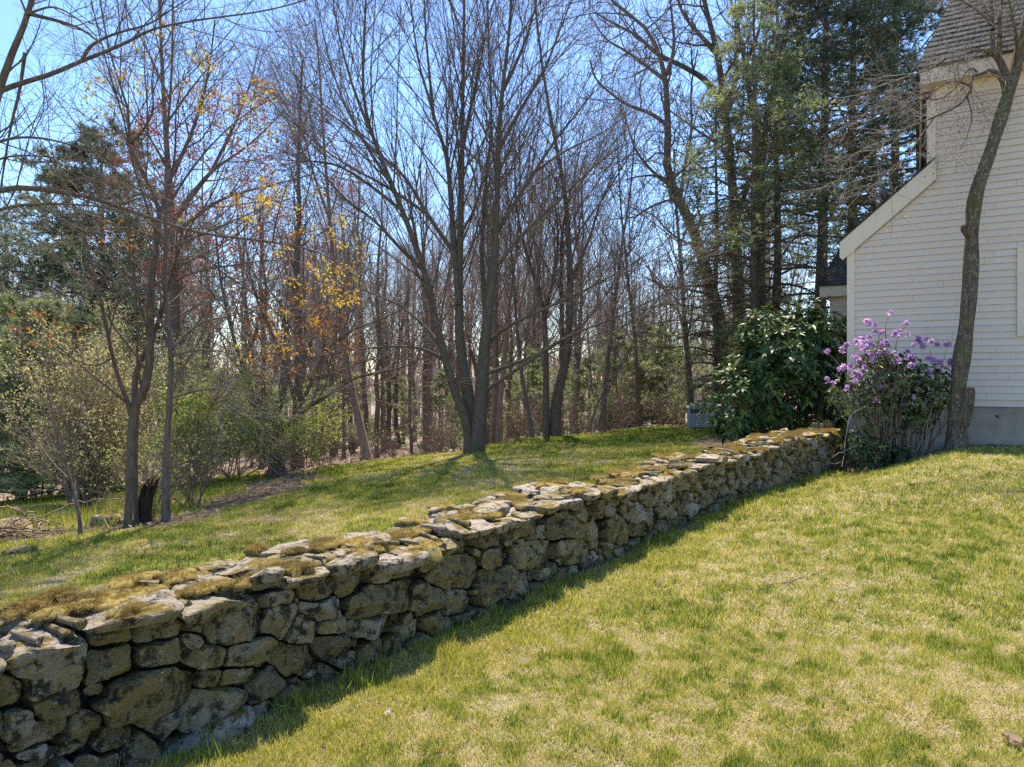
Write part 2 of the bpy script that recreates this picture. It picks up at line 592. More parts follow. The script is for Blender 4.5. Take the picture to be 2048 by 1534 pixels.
def ground_z(x, y):
    x = np.asarray(x, float); y = np.asarray(y, float)
    xc = np.clip(x, -30, 14)
    Db = 1.40 + .012 * y - .06 * xc + .005 * np.maximum(0, -np.maximum(xc, -16)) * np.clip(y - 6, 0, 16)
    e = np.clip(y - lawn_edge(x), 0, 40)
    Db = Db + e * (.05 + .085 * S((x + 6) / 5))
    q = qwall(x, y)
    Dr = 1.53 - .42 * S((q - .3) / 1.8) * S((y - 4) / 6) - .35 * S((x - 9) / 6)
    w = S((q + .55) / .5)
    D = w * Dr + (1 - w) * Db
    far = S((y - 25) / 60)
    D = D * (1 - far) + far * np.minimum(D, 7.0)
    D = D - 10 * S((y - 250) / 500) + 4 * S((y - 120) / 150)
    D = np.where(y < 0, 1.53, D)
    return CAM_H - D + bumps(x, y) * S((200 - y) / 100)

MULCH = [(-8.6, 8.2), (-6.2, 8.6), (-4.9, 9.0), (-4.3, 9.5), (-4.2, 11.5), (-4.6, 14.5), (-5.2, 17.5)]
def mulch_d(x, y):
    d = np.full(np.shape(x), 1e9)
    for (ax, ay), (bx, by) in zip(MULCH[:-1], MULCH[1:]):
        t = np.clip(((x - ax) * (bx - ax) + (y - ay) * (by - ay)) / ((bx - ax) ** 2 + (by - ay) ** 2), 0, 1)
        d = np.minimum(d, np.hypot(x - ax - t * (bx - ax), y - ay - t * (by - ay)))
    d = np.minimum(d, np.hypot((x + 7.6) / 1.3, y - 12.0) - .4)
    return d

def cover(x, y):
    """0 lawn, .35 bare mulch and painted shade by the foundation, 1 leaf litter"""
    nz = fbm2(x, y, 1.4, 3, 31) - .5
    lit = S((y - lawn_edge(x) + 1.6 * nz) / .7 + .5)
    mul = .35 * S((.75 + 1.6 * nz - mulch_d(x, y)) / .35)
    q = qwall(x, y)
    # bare dry ground under the shrubs by the house and behind the far end of the wall
    bed = S((np.abs(x - 7.2) < 30) * (1.25 + 1.2 * nz - np.hypot((x - 6.6) / 1.5, (y - 11.8) / .7)) / .4)
    bed2 = S((1.9 + 1.2 * nz - np.hypot((x - 5.2) / 1.0, (y - 13.6) / 1.3)) / .5)
    ho = (x - 6.2) * -.5 + (y - 12.95) * -.866
    hu = (x - 6.2) * .866 + (y - 12.95) * -.5
    foot = S((.42 + .5 * nz - ho) / .15) * (hu > -.2) * (ho > -.3)  # mulch-toned strip painting the shaded grass along the house
    m = np.maximum(np.maximum(np.maximum(mul, .35 * bed), .35 * bed2), .35 * foot)
    return np.maximum(m, lit)

def axis(fine0, fine1, step, lo, hi, g=1.16):
    a = list(np.arange(fine0, fine1 + 1e-6, step))
    s = step
    while a[-1] < hi:
        s *= g; a.append(a[-1] + s)
    s = step
    while a[0] > lo:
        s *= g; a.insert(0, a[0] - s)
    return np.array(a)

xs = axis(-12, 11, .13, -1800, 1800)
ys = axis(.5, 24, .13, -60, 2600)
X, Y = np.meshgrid(xs, ys)
Z = ground_z(X.ravel(), Y.ravel())
mb = MB()
nx, ny = len(xs), len(ys)
ii = np.arange(nx * ny).reshape(ny, nx)
mb.add(np.stack([X.ravel(), Y.ravel(), Z], 1),
       np.stack([ii[:-1, :-1], ii[:-1, 1:], ii[1:, 1:], ii[1:, :-1]], -1).reshape(-1, 4), cover(X.ravel(), Y.ravel()))
ground = struct(mb.build('ground', M['ground']))

# ================================================================ dry stone wall
def wall_xy(s):
    """front face line of the wall: s metres from the frame's left edge"""
    s = np.asarray(s, float)
    y0 = 2.35
    y = y0 + s / 1.232
    x = -3.41 + .72 * y + np.maximum(0, y - 9) * .12
    return x, y

def wall_nrm(s):
    d = np.array([.72, 1.]) / 1.232
    return np.array([d[1], -d[0]])

WN = np.array([.8117, -.5844, 0.])          # towards the near lawn
WT = np.array([.5844, .8117, 0.])
S0, S1 = -1.5, 12.0

def wtop(s):
    x, y = wall_xy(s)
    base = CAM_H - np.interp(y, [0, 7, 9, 11.3, 12.4], [.93, .94, .93, .87, .83])
    return base + .028 * np.sin(s * 2.1) + .02 * np.sin(s * 4.7 + 1)

def wbase(s):
    x, y = wall_xy(s)
    return ground_z(x + .08, y - .06)

def px_to_wall(px, py):
    r = (px - 1024) / F
    y = 3.41 / (.72 - r)
    if y > 9:
        y = (3.41 + 1.08) / (.84 - r)
    return (y - 2.35) * 1.232, CAM_H - (py - 757) / F * y

def stone_geo(mb, c, e1, e2, n, th, prof, bulge, back, seed, rings=8, power=3.2, amp=.012, facets=3, tint=.5):
    g = rng(seed)
    na = len(th)
    f = np.linspace(0, 1, rings + 1)[1:]
    f = 1 - (1 - f) ** 1.6
    ct, st = np.cos(th), np.sin(th)
    px = (f[:, None] * prof[None] * ct[None])
    py = (f[:, None] * prof[None] * st[None])
    h = bulge * (1 - f ** power) ** .55
    H = np.repeat(h[:, None], na, 1)
    rm = prof.mean()
    for k in range(facets):
        a = g.random() * 6.28
        sl = g.uniform(.15, 1.5) ** 1.3 * bulge / rm
        H = np.minimum(H, bulge * g.uniform(.70, 1.05) - sl * (px * math.cos(a) + py * math.sin(a)))
    H[-1] = np.minimum(H[-1], 0)
    # centre, rings, skirt
    Hc = np.minimum(bulge, H[0].mean())
    pts = [np.array([[0, 0, Hc]]), np.stack([px, py, H], -1).reshape(-1, 3)]
    for sc, dz in ((.985, -.25), (.9, -.7), (.7, -1.)):
        pts.append(np.stack([prof * ct * sc, prof * st * sc, np.full(na, dz * back)], -1))
    p = np.concatenate(pts)
    Pw = c + p[:, :1] * e1 + p[:, 1:2] * e2 + p[:, 2:3] * n
    off = fbm(Pw * 9 + seed, 4, seed % 97) - .5
    off2 = np.abs(fbm(Pw * np.array([26, 26, 40.]) + seed, 3, seed % 89 + 5) - .5) * -2 + .25
    rad = norm(np.stack([p[:, 0], p[:, 1], p[:, 2] + rm * .3], -1))
    Pw = Pw + (rad[:, :1] * e1 + rad[:, 1:2] * e2 + rad[:, 2:3] * n) * (off[:, None] * amp * 4.2 + off2[:, None] * amp * 1.3)
    i = 1 + np.arange((rings + 3) * na).reshape(rings + 3, na)
    j = np.roll(i, -1, 1)
    q = np.stack([i[:-1], i[1:], j[1:], j[:-1]], -1).reshape(-1, 4)
    tri = np.stack([np.zeros(na, int), i[0], j[0]], -1)
    mb.add(Pw, q, tint, 0, False)
    mb.more(tri, 0, False)

def packing(seeds, lo, hi, fill, g, grow=1.4, nang=54, gap=.0105):
    """irregular rubble: every seed (s,h,a,b,rot) grows until it meets its neighbours"""
    seeds = [tuple(s) for s in seeds]
    def met(P, s):
        c, d = math.cos(s[4]), math.sin(s[4])
        x, y = P[:, 0] - s[0], P[:, 1] - s[1]
        return ((np.abs(x * c + y * d) / s[2]) ** 3.6 + (np.abs(-x * d + y * c) / s[3]) ** 3.6) ** (1 / 3.6)
    for (s, h, a, b, r) in fill:
        near = [q for q in seeds if abs(q[0] - s) < q[2] + a + .1]
        if near:
            P = np.array([[s, h], [s + a * .7, h], [s - a * .7, h], [s, h + b * .7], [s, h - b * .7]])
            if min(met(P, q).min() for q in near) < (1.0 if a > .05 else .93):
                continue
        seeds.append((s, h, a, b, r))
    th = np.arange(nang) * 2 * math.pi / nang
    st = np.linspace(.02, 1, 60)
    out = []
    for k, s in enumerate(seeds):
        rmax = max(s[2], s[3]) * grow * 1.2
        R = st[None, :] * rmax
        P = np.stack([s[0] + R * np.cos(th)[:, None], s[1] + R * np.sin(th)[:, None]], -1).reshape(-1, 2)
        ms = met(P, s)
        mo = np.full(len(P), 9.)
        for q in seeds:
            if q is s or abs(q[0] - s[0]) > q[2] * 2 + s[2] * 2 or abs(q[1] - s[1]) > q[3] * 2 + s[3] * 2 + .2:
                continue
            mo = np.minimum(mo, met(P, q))
        bad = (mo < ms) | (ms > grow) | (P[:, 1] < lo(P[:, 0])) | (P[:, 1] > hi(P[:, 0]))
        bad = bad.reshape(nang, -1)
        first = np.where(bad.any(1), bad.argmax(1), bad.shape[1] - 1)
        r = st[first] * rmax - gap
        for _ in range(1):
            r = np.minimum(r, .25 * np.roll(r, 1) + .5 * r + .25 * np.roll(r, -1))
        r = np.maximum(r, .015)
        out.append((s, th, r))
    return out

Z7 = [(90, 730, 190, 230, 8), (345, 880, 460, 340, -25), (665, 830, 350, 270, -20), (690, 640, 260, 190, -15),
      (910, 500, 215, 200, 0), (1120, 480, 215, 170, 5), (940, 630, 290, 140, -12), (970, 765, 340, 160, -8),
      (1400, 590, 390, 260, -3), (1160, 600, 130, 80, 10), (1165, 690, 150, 95, 10), (1210, 785, 290, 150, -5),
      (1500, 755, 280, 160, -8), (1435, 400, 290, 130, -12), (1680, 560, 185, 230, 12), (1820, 610, 185, 200, -5),
      (1670, 440, 175, 110, -5), (1930, 400, 210, 160, -20), (1930, 515, 290, 160, -10), (1985, 605, 175, 120, -8),
      (1770, 805, 270, 180, 0), (1975, 715, 210, 150, -5), (890, 985, 650, 310, -10), (1260, 915, 160, 120, 0),
      (1430, 905, 270, 115, -5), (105, 1010, 175, 190, -15), (125, 1180, 220, 210, -10), (370, 1065, 310, 150, -12),
      (300, 1250, 490, 125, -28), (540, 1205, 220, 210, 0), (390, 1275, 110, 65, -25), (250, 1375, 270, 150, -15),
      (15, 1250, 90, 330, 0), (600, 990, 150, 100, -5)]
Z8 = [(60, 930, 150, 170, -10), (220, 870, 125, 115, -5), (240, 1040, 430, 190, -14), (180, 1180, 360, 115, -12),
      (480, 1025, 235, 175, 0), (660, 870, 280, 215, 0), (670, 1042, 180, 135, 0), (375, 830, 165, 135, -8),
      (510, 800, 125, 120, -5), (880, 925, 195, 200, -10), (870, 780, 150, 125, -5), (690, 700, 165, 115, -5),
      (830, 655, 155, 130, -5), (1050, 590, 210, 180, 0), (1110, 770, 270, 160, -5), (1300, 600, 205, 155, -5),
      (1365, 740, 120, 150, 5), (1450, 640, 135, 190, 5), (1390, 540, 160, 110, -5), (1620, 620, 145, 170, 0),
      (1540, 610, 90, 130, 10), (1880, 610, 105, 100, 0), (1980, 595, 105, 90, 0), (560, 690, 90, 80, 0),
      (1290, 720, 110, 130, 10), (1700, 520, 100, 140, 5), (1790, 540, 110, 120, 0), (1730, 600, 90, 110, 0)]
traced = []
for (zx, zy, w, h, rot), (ox, oy) in [(z, (0, 1050)) for z in Z7] + [(z, (700, 850)) for z in Z8]:
    cx, cy = ox + zx / 2.926, oy + zy / 2.926
    dx, dy = w / 2 / 2.926 * math.cos(math.radians(rot)), w / 2 / 2.926 * math.sin(math.radians(rot))
    a0, a1 = px_to_wall(cx - dx, cy - dy), px_to_wall(cx + dx, cy + dy)
    s, hh = px_to_wall(cx, cy)
    d = (hh - CAM_H) / (757 - cy) if abs(757 - cy) > 1 else 0
    yy = 3.41 / (.72 - (cx - 1024) / F)
    b = h / 2.926 / 2 / F * yy
    traced.append((s, hh, math.hypot(a1[0] - a0[0], a1[1] - a0[1]) / 2, b, math.atan2(a1[1] - a0[1], a1[0] - a0[0])))
g = rng(4)
fill = []
for k in range(11500):
    s = g.uniform(S0, S1)
    h = wbase(s) + g.uniform(-.02, .62)
    big = g.random() ** 2
    if k > 2500:
        big *= .35
    if k > 9000:
        fill.append((s, h, g.uniform(.022, .045), g.uniform(.016, .03), g.normal(0, .4)))
        continue
    fill.append((s, h, .06 + .13 * big * g.uniform(.7, 1.2), .05 + .07 * big, g.normal(0, .12)))
CAPT = .075
face = packing(traced, lambda s: wbase(s) - .07, lambda s: wtop(s) - CAPT * .75, fill, g)
wall_root = thing('dry_stone_wall', 'long low dry laid fieldstone wall with mossy capstones crossing between the two lawns', 'stone wall', (*[float(v) for v in wall_xy(5.0)], float(wbase(5.0))))
def depth_of(s):
    return wall_xy(s)[1]
def size_seen(item):
    (s, h, a, b, r), th, R = item
    return R.mean() / max(depth_of(s), 1.) if s > -.3 else 0
order = sorted(range(len(face)), key=lambda k: -size_seen(face[k]))
rest = MB()
for n_, k in enumerate(order):
    (s, h, a, b, r), th, R = face[k]
    x, y = wall_xy(s)
    gk = rng(1000 + k)
    near = y < 6
    m_ = MB() if n_ < 100 else rest
    rm = R.mean()
    c = np.array([x, y, h]) - WN * (.015 + .07 * gk.random())
    tilt = gk.normal(0, .12, 2)
    nn = norm(WN + tilt[0] * WT + np.array([0, 0, tilt[1] + .05]))
    stone_geo(m_, c, WT, np.array([0, 0, 1.]), nn, th, R, min(.085, rm * .55), .2, 1000 + k, rings=14 if near else 7, power=6,
              amp=.010 if near else .008, facets=6, tint=np.clip(gk.beta(1.2, 1.4), 0, 1))
    if n_ < 100:
        m_.build('stone', M['stone'], wall_root)
o = rest.build('rubble_stone', M['stone'], wall_root)
o['kind'] = 'stuff'

# capstones: flat irregular slabs laid across the top
TW = .62
g = rng(11)
fill = []
for k in range(2600):
    s = g.uniform(S0, S1)
    big = g.random()
    if k > 900:
        big *= .3
    fill.append((s, g.uniform(.02, TW - .05), .07 + .12 * big, .05 + .10 * big * g.uniform(.6, 1.1), g.normal(0, .4)))
caps = packing([], lambda s: np.full_like(s, -.045) + .03 * np.sin(s * 9), lambda s: np.full_like(s, TW), fill, g, grow=1.5, gap=.004)
order = sorted(range(len(caps)), key=lambda k: -size_seen(caps[k]))
rest = MB()
for n_, k in enumerate(order):
    (s, w, a, b, r), th, R = caps[k]
    gk = rng(3000 + k)
    x, y = wall_xy(s)
    if R.mean() < .06 or R.min() < .3 * R.mean():
        continue
    thick = CAPT * gk.uniform(.5, 1.0)
    top = wtop(s) + gk.normal(0, .016) + (.05 if gk.random() < .08 else 0)
    c = np.array([x, y, 0]) - WN * w + np.array([0, 0, top - thick * .5])
    nn = norm(np.array([0, 0, 1.]) + WT * gk.normal(0, .06) + WN * gk.normal(.02, .06))
    m_ = MB() if n_ < 100 else rest
    stone_geo(m_, c, WT, -WN, nn, th, R * 1.02, thick * .5, thick * .9, 3000 + k, rings=11 if y < 6 else 6,
              power=7, amp=.009, facets=3, tint=np.clip(gk.normal(.78, .16), 0, 1))
    if n_ < 100:
        m_.build('capstone', M['stone'], wall_root)
o = rest.build('small_capstone', M['stone'], wall_root)
o['kind'] = 'stuff'

# rubble fill inside, its near-black colour painting the shade in the gaps
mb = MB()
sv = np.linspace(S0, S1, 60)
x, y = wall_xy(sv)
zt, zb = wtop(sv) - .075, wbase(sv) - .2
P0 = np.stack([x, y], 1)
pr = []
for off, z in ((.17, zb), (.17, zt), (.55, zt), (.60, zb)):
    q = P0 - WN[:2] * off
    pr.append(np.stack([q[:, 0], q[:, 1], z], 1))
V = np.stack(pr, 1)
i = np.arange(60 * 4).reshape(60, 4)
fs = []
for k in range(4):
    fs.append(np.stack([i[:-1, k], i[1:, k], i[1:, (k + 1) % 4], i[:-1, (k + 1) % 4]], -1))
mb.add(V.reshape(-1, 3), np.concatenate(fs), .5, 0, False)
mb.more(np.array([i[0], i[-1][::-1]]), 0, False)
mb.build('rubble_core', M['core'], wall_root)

# moss cushions on the top
def moss_patch(s, w, rx, ry, seed, tone):
    g = rng(seed)
    x, y = wall_xy(s)
    c = np.array([x, y, 0]) - WN * w + np.array([0, 0, wtop(s) + .004])
    na = 26
    th = np.arange(na) * 6.2832 / na
    pr = 1 + .35 * np.sin(th * 2 + g.random() * 6) * g.random() + .25 * np.sin(th * 3 + g.random() * 6) + .12 * g.normal(size=na)
    pr = np.clip(pr + .22 * g.normal(size=na), .4, 1.6)
    mb = MB()
    f = np.array([.25, .5, .75, .92, 1.])
    hh = .009 * np.array([1, .95, .8, .4, -1.2])
    px = f[:, None] * pr * np.cos(th) * rx
    py = f[:, None] * pr * np.sin(th) * ry
    H = np.repeat(hh[:, None], na, 1) + .004 * g.normal(size=(5, na))
    p = np.concatenate([[[0, 0, .010]], np.stack([px, py, H], -1).reshape(-1, 3)])
    V = c + p[:, :1] * WT - p[:, 1:2] * WN + p[:, 2:3] * np.array([0, 0, 1.])
    over = np.maximum(0, p[:, 1] * -1 - w - .01)        # hangs over the front edge
    V[:, 2] -= over * 1.1
    i = 1 + np.arange(5 * na).reshape(5, na); j = np.roll(i, -1, 1)
    mb.add(V, np.stack([i[:-1], i[1:], j[1:], j[:-1]], -1).reshape(-1, 4), tone - .15)
    mb.more(np.stack([np.zeros(na, int), i[0], j[0]], -1))
    dist = max(depth_of(s), 2)
    n = int(np.clip(42000 * rx * ry * (3.2 / dist) ** 1.5, 150, 4200))
    a = g.random(n) * 6.2832
    rr = np.sqrt(g.random(n)) * np.interp(a, np.append(th, 6.2832), np.append(pr, pr[0]))
    bx, by = rr * np.cos(a) * rx, rr * np.sin(a) * ry
    bz = .009 * np.clip(1 - rr ** 2.5, -.3, 1)
    over = np.maximum(0, -by - w - .01)
    P = c + bx[:, None] * WT - by[:, None] * WN + (bz - over * 1.1)[:, None] * np.array([0, 0, 1.])
    out = (np.cos(a) * rr)[:, None] * WT - (np.sin(a) * rr)[:, None] * WN
    sc = max(1, dist / 4)
    needles(mb, P - np.array([0, 0, .006]), out * .5 + np.array([0, 0, .8]), g, 3, .026 * sc ** .5, .0030 * sc, .75, np.clip(tone + .5 * (fbm(P * 22, 2, seed) - .5) + g.normal(0, .2, n), 0, 1))
    mb.build('moss_cushion', M['moss'], wall_root)

def px_to_top(px, py):
    d = F * (CAM_H - 1.55 + .925) / (py - 757)
    x = (px - 1024) / F * d
    s = (d - 2.35) * 1.232
    # distance behind the front line
    fx, fy = wall_xy(s)
    q = ((x + 3.41) - .72 * d - max(0, d - 9) * .12) / 1.232
    s2 = s + 0
    P = np.array([x, d, 0])
    s2 = ((P - np.array([*wall_xy(0), 0])) @ WT)
    return float(s2), float(-q)
mtr = [(95, 1215, .15, .10, .45), (240, 1203, .16, .09, .55), (275, 1228, .10, .06, .6), (150, 1225, .12, .07, .4), (345, 1148, .15, .09, .5), (385, 1182, .15, .06, .45),
       (560, 1148, .16, .07, .5), (663, 1160, .06, .05, .6), (515, 1107, .09, .07, .45), (640, 1078, .14, .06, .8), (710, 1075, .18, .09, .75), (745, 1092, .12, .07, .85),
       (605, 1105, .09, .07, .45), (800, 1058, .2, .1, .5), (860, 1045, .2, .1, .6), (930, 1033, .2, .09, .7), (960, 1018, .16, .08, .6), (1010, 1000, .22, .09, .5), (1070, 1010, .1, .05, .6)]
for k, (px, py, rx, ry, tone) in enumerate(mtr):
    s, w = px_to_top(px, py)
    gm = rng(900 + k)
    for q in range(4):
        f_ = gm.uniform(.35, .7)
        moss_patch(s + gm.normal(0, rx * .55), float(np.clip(w + gm.normal(0, ry * .5), .0, .58)), rx * f_, ry * f_ * 1.1, 500 + k * 5 + q, float(np.clip(tone + gm.normal(0, .22), .1, 1)))
g = rng(77)
for k in range(84):
    s = g.uniform(1.2, S1 - .2) if k < 38 else g.uniform(5, S1 - .2)
    moss_patch(s, g.uniform(.0, .58), g.uniform(.06, .20) * (.7 if k < 38 else 1), g.uniform(.04, .11), 600 + k, g.uniform(.45, .95))

# slab leaning at the foot of the wall
def loose_stone(name, label, cat_, px, py, d, rx, ry, th_, seed, tint, rot=0., ntilt=(0, 0)):
    g = rng(seed)
    p = W(px, py, d)
    z = float(ground_z(p[0], p[1]))
    na = 36
    th = np.arange(na) * 6.2832 / na
    pr = 1 / ((np.abs(np.cos(th)) / rx) ** 2.6 + (np.abs(np.sin(th)) / ry) ** 2.6) ** (1 / 2.6) * (1 + .12 * np.sin(3 * th + seed) + .07 * g.normal(size=na))
    e1 = np.array([math.cos(rot), math.sin(rot), 0]); e2 = np.array([-math.sin(rot), math.cos(rot), 0])
    n = norm(np.array([ntilt[0], ntilt[1], 1.]))
    mb = MB()
    stone_geo(mb, np.array([p[0], p[1], z + th_ * .3]), e1, e2, n, th, pr, th_ * .6, th_ * .7, seed, rings=7, power=5, amp=.01, tint=tint)
    return tag(mb.build(name, M['stone']), label, cat_)
loose_stone('flat_stone', 'pale flat slab lying in the shade at the foot of the stone wall', 'stone', 415, 1430, 2.98, .22, .09, .10, 31, .95, .75, (-.25, .35))
loose_stone('garden_rock', 'low grey rock in the mossy grass beside the forked tree trunk', 'rock', 225, 1046, 9.2, .28, .16, .16, 32, .8, .2)
loose_stone('garden_rock', 'small dark grey rock alone on the yellow moss below the brush heap', 'rock', 38, 1112, 7.3, .16, .1, .12, 33, .3, .1)
loose_stone('garden_rock', 'rounded grey boulder under the heap of cut brush', 'rock', 28, 1052, 8.7, .35, .2, .22, 34, .7, .1)
loose_stone('garden_rock', 'flat pale rock at the base of the green shoots beside the stump', 'rock', 575, 962, 15.2, .22, .14, .12, 35, .7, .1)

# ================================================================ house
HC = np.array([6.2, 12.95, CAM_H])
HD = np.array([.8660, -.5, 0.])
HN = np.array([-.5, -.8660, 0.])            # towards the camera
UP = np.array([0, 0, 1.])
def HP(u, o, h):
    return HC + u * HD + o * HN + h * UP
house = thing('clapboard_house', 'cream clapboard house with weathered shingle roof beside the purple flowering shrub', 'house', HP(2, 0, -1.1))
def hbox(mb, u0, u1, o0, o1, h0, h1, tint=.5, m=0):
    box(mb, HP(u0, o0, h0), (u1 - u0) * HD, (o1 - o0) * HN, (h1 - h0) * UP, tint, m)
def prism(mb, pts, o0, o1, tint=.5, m=0):
    n = len(pts)
    V = np.concatenate([[HP(u, o0, h) for u, h in pts], [HP(u, o1, h) for u, h in pts]])
    mb.add(V, np.array([list(range(n))]), tint, m, False)
    mb.more(np.array([list(range(2 * n - 1, n - 1, -1))]), m, False)
    k = np.arange(n); k2 = (k + 1) % n
    mb.more(np.stack([k, k + n, k2 + n, k2], -1), m, False)

UEND = 9.0
H_SID, H_RL, H_RT, H_EAVE = -.475, 2.62, 3.83, 5.02
SLOPE = (H_RT - H_RL) / 1.40
mb = MB()
hbox(mb, .02, UEND, -.16, -.02, -2.2, H_SID - .006)
hbox(mb, .02, .18, -5.0, -.162, -2.2, H_SID - .006)
mb.build('foundation', M['concrete'], house)
for u_, h_ in ((2.27, -.66), (2.75, -.67)):
    mb = MB()
    hbox(mb, u_, u_ + .045, -.019, -.012, h_, h_ + .04)
    mb.build('tie_hole', M['vent'], house)
# inner wall shell behind the boards
mb = MB()
prism(mb, [(.03, H_SID), (UEND, H_SID), (UEND, H_EAVE), (1.34, H_EAVE), (1.34, H_RL + SLOPE * 1.31), (.03, H_RL)], -.20, -.005)
hbox(mb, .03, .2, -5.0, -.205, H_SID, H_RL - .05)
hbox(mb, 1.34, 1.5, -7.0, -.205, H_RL, H_EAVE)
hbox(mb, .03, UEND, -7.2, -7.0, -1.6, H_RL)
hbox(mb, UEND - .15, UEND, -7.0, -.205, -1.6, H_EAVE)
mb.build('wall_shell', M['siding'], house)
mb = MB()
E = .115
h = H_SID
g = rng(6)
def uleft(h):
    if h < H_RL - .28:
        return .125
    if h < H_RL + SLOPE * 1.25 - .28:
        return .125 + max(0, (h - (H_RL - .28)) / SLOPE)
    return 1.40
while h < H_EAVE - .02:
    h1 = min(h + E, H_EAVE)
    a, b = uleft(h), uleft(h1)
    lip = .024 + g.normal(0, .001)
    ue = UEND
    cuts = [a] + [c for c in np.cumsum(g.uniform(1.1, 3.4, 9)) + a - g.uniform(0, 1.2) if a + .2 < c < ue] + [ue]
    for ci in range(len(cuts) - 1):
        c0, c1 = cuts[ci] + (.0015 if ci else 0), cuts[ci + 1] - .0015
        t0_ = b if ci == 0 else c0
        w_ = g.normal(0, .0012)
        V = [HP(c0, lip + w_, h), HP(c1, lip + w_, h), HP(c1, .004, h1 - .002), HP(t0_, .004, h1 - .002), HP(c0, -.003, h + .001), HP(c1, -.003, h + .001)]
        mb.add(V, np.array([(0, 1, 2, 3), (4, 5, 1, 0)]), .5 + g.normal(0, .07), 0, False)
    h += E
mb.build('siding', M['siding'], house)
mb = MB()
hbox(mb, 0, .125, -.10, .036, H_SID - .01, H_RL - .25)
mb.build('corner_board', M['trim'], house)
mb = MB()
hbox(mb, 1.27, 1.40, -.10, .036, H_RL + SLOPE * 1.25 + .02, H_EAVE - .13)
mb.build('corner_board', M['trim'], house)
# rake board and lean-to roof
mb = MB()
RB = .36
u0 = -.12
prism(mb, [(u0, H_RL - .12 - RB + .10), (u0 + .05, H_RL - .12 - RB + .05), (1.405, H_RL + SLOPE * 1.40 - RB), (1.405, H_RL + SLOPE * 1.40 + .0), (u0, H_RL + SLOPE * u0)], .040, .075)
mb.build('rake_board', M['trim'], house)
def shingles(mb, A, B, C, D, rows, g, th=.014):
    """courses of shingles from eave A-B up to C-D (D over A)"""
    A, B, C, D = [np.asarray(p, float) for p in (A, B, C, D)]
    n = norm(np.cross(B - A, D - A))
    if n[2] < 0:
        n = -n
    for k in range(rows):
        t0, t1 = k / rows, (k + 1.15) / rows
        l0, r0, l1, r1 = A + (D - A) * t0, B + (C - B) * t0, A + (D - A) * min(t1, 1), B + (C - B) * min(t1, 1)
        wd = np.linalg.norm(r0 - l0)
        cnt = max(1, int(wd / .16))
        cut = np.sort(np.concatenate([[0], (np.arange(1, cnt) + g.uniform(-.3, .3, cnt - 1)) / cnt, [1]])) if cnt > 1 else np.array([0, 1.])
        for c0, c1 in zip(cut[:-1], cut[1:]):
            e = (c1 - c0) * .02
            j = g.uniform(-.006, .006)
            dn = norm(A - D) * (j + .004)
            a = l0 + (r0 - l0) * (c0 + e) + dn; b = l0 + (r0 - l0) * (c1 - e) + dn
            c = l1 + (r1 - l1) * (c1 - e); d = l1 + (r1 - l1) * (c0 + e)
            hh = th * g.uniform(.8, 1.4)
            mb.add([a + n * hh, b + n * hh, c + n * .002, d + n * .002, a, b], np.array([(0, 1, 2, 3), (4, 5, 1, 0)]), np.clip(g.beta(2, 2), 0, 1), 0, False)
mb = MB()
def lean_top(u, o): return HP(u, o, H_RL + SLOPE * u + .005)
prism(mb, [(u0 - .03, H_RL + SLOPE * (u0 - .03) + .004), (1.41, H_RL + SLOPE * 1.41 + .004), (1.41, H_RL + SLOPE * 1.41 + .03), (u0 - .03, H_RL + SLOPE * (u0 - .03) + .03)], -5.0, .085, .2)
up_n = norm(np.cross(HD + SLOPE * UP, -HN)); up_n = up_n if up_n[2] > 0 else -up_n
shingles(mb, HP(u0 - .03, -5, H_RL + SLOPE * (u0 - .03) + .031), HP(u0 - .03, .085, H_RL + SLOPE * (u0 - .03) + .031),
         HP(1.40, .085, H_RL + SLOPE * 1.40 + .031), HP(1.40, -5, H_RL + SLOPE * 1.40 + .031), 13, rng(3))
mb.build('lean_to_roof', M['roof'], house)
# eave: fascia, soffit, frieze
HF = 5.36
OV = .30
mb = MB()
hbox(mb, 1.17, UEND + .2, OV - .03, OV, HF - .27, HF - .02)
hbox(mb, 1.17, 1.20, -7.2, OV - .031, HF - .27, HF - .02)
mb.build('fascia', M['trim'], house)
mb = MB()
hbox(mb, 1.201, UEND + .2, -.2, OV - .032, HF - .25, HF - .225)
mb.build('soffit', M['trim'], house)
mb = MB()
hbox(mb, 1.402, UEND, .0, .04, H_EAVE - .14, H_EAVE + .085)
mb.build('frieze_board', M['trim'], house)
# main hipped roof
mb = MB()
b_, r_, k_ = 3.5, 5.0, 1.75
A, B = HP(1.12, OV + .05, HF), HP(UEND + .3, OV + .05, HF)
C, D = HP(UEND + .3, OV + .05 - b_, HF + r_), HP(1.12 + k_, OV + .05 - b_, HF + r_)
E2 = HP(1.12, -7.3, HF)
F2 = HP(1.12 + k_, OV + .05 - b_ - .2, HF + r_)
mb.add([A, B, C, D, E2, F2, A - UP * .03, B - UP * .03, E2 - UP * .03, HP(UEND + .3, -7.3, HF), HP(UEND + .3, -7.3, HF - .03)],
       np.array([(0, 1, 2, 3), (4, 0, 3, 5), (6, 7, 1, 0), (8, 6, 0, 4), (9, 4, 5, 2)]), .25, 0, False)
shingles(mb, A, B, C, D, 44, rng(8))
shingles(mb, E2, A, D, F2, 44, rng(9))
mb.build('roof', M['roof'], house)
# side window whose casing just enters the frame
win = MB()
hbox(win, 2.56, 2.70, .019, .052, .70, 2.17)
hbox(win, 2.70, 3.6, .019, .052, 2.06, 2.17)
hbox(win, 2.70, 3.6, .019, .06, .70, .78)
hbox(win, 3.6, 3.74, .019, .052, .70, 2.17)
hbox(win, 2.70, 3.6, .02, .045, 1.40, 1.45)
wo_ = win.build('window', M['trim'], house)
mb = MB()
hbox(mb, 2.70, 3.6, .0185, .03, .78, 2.06)
pane = mb.build('pane', M['glass'], house)
pane.parent = wo_
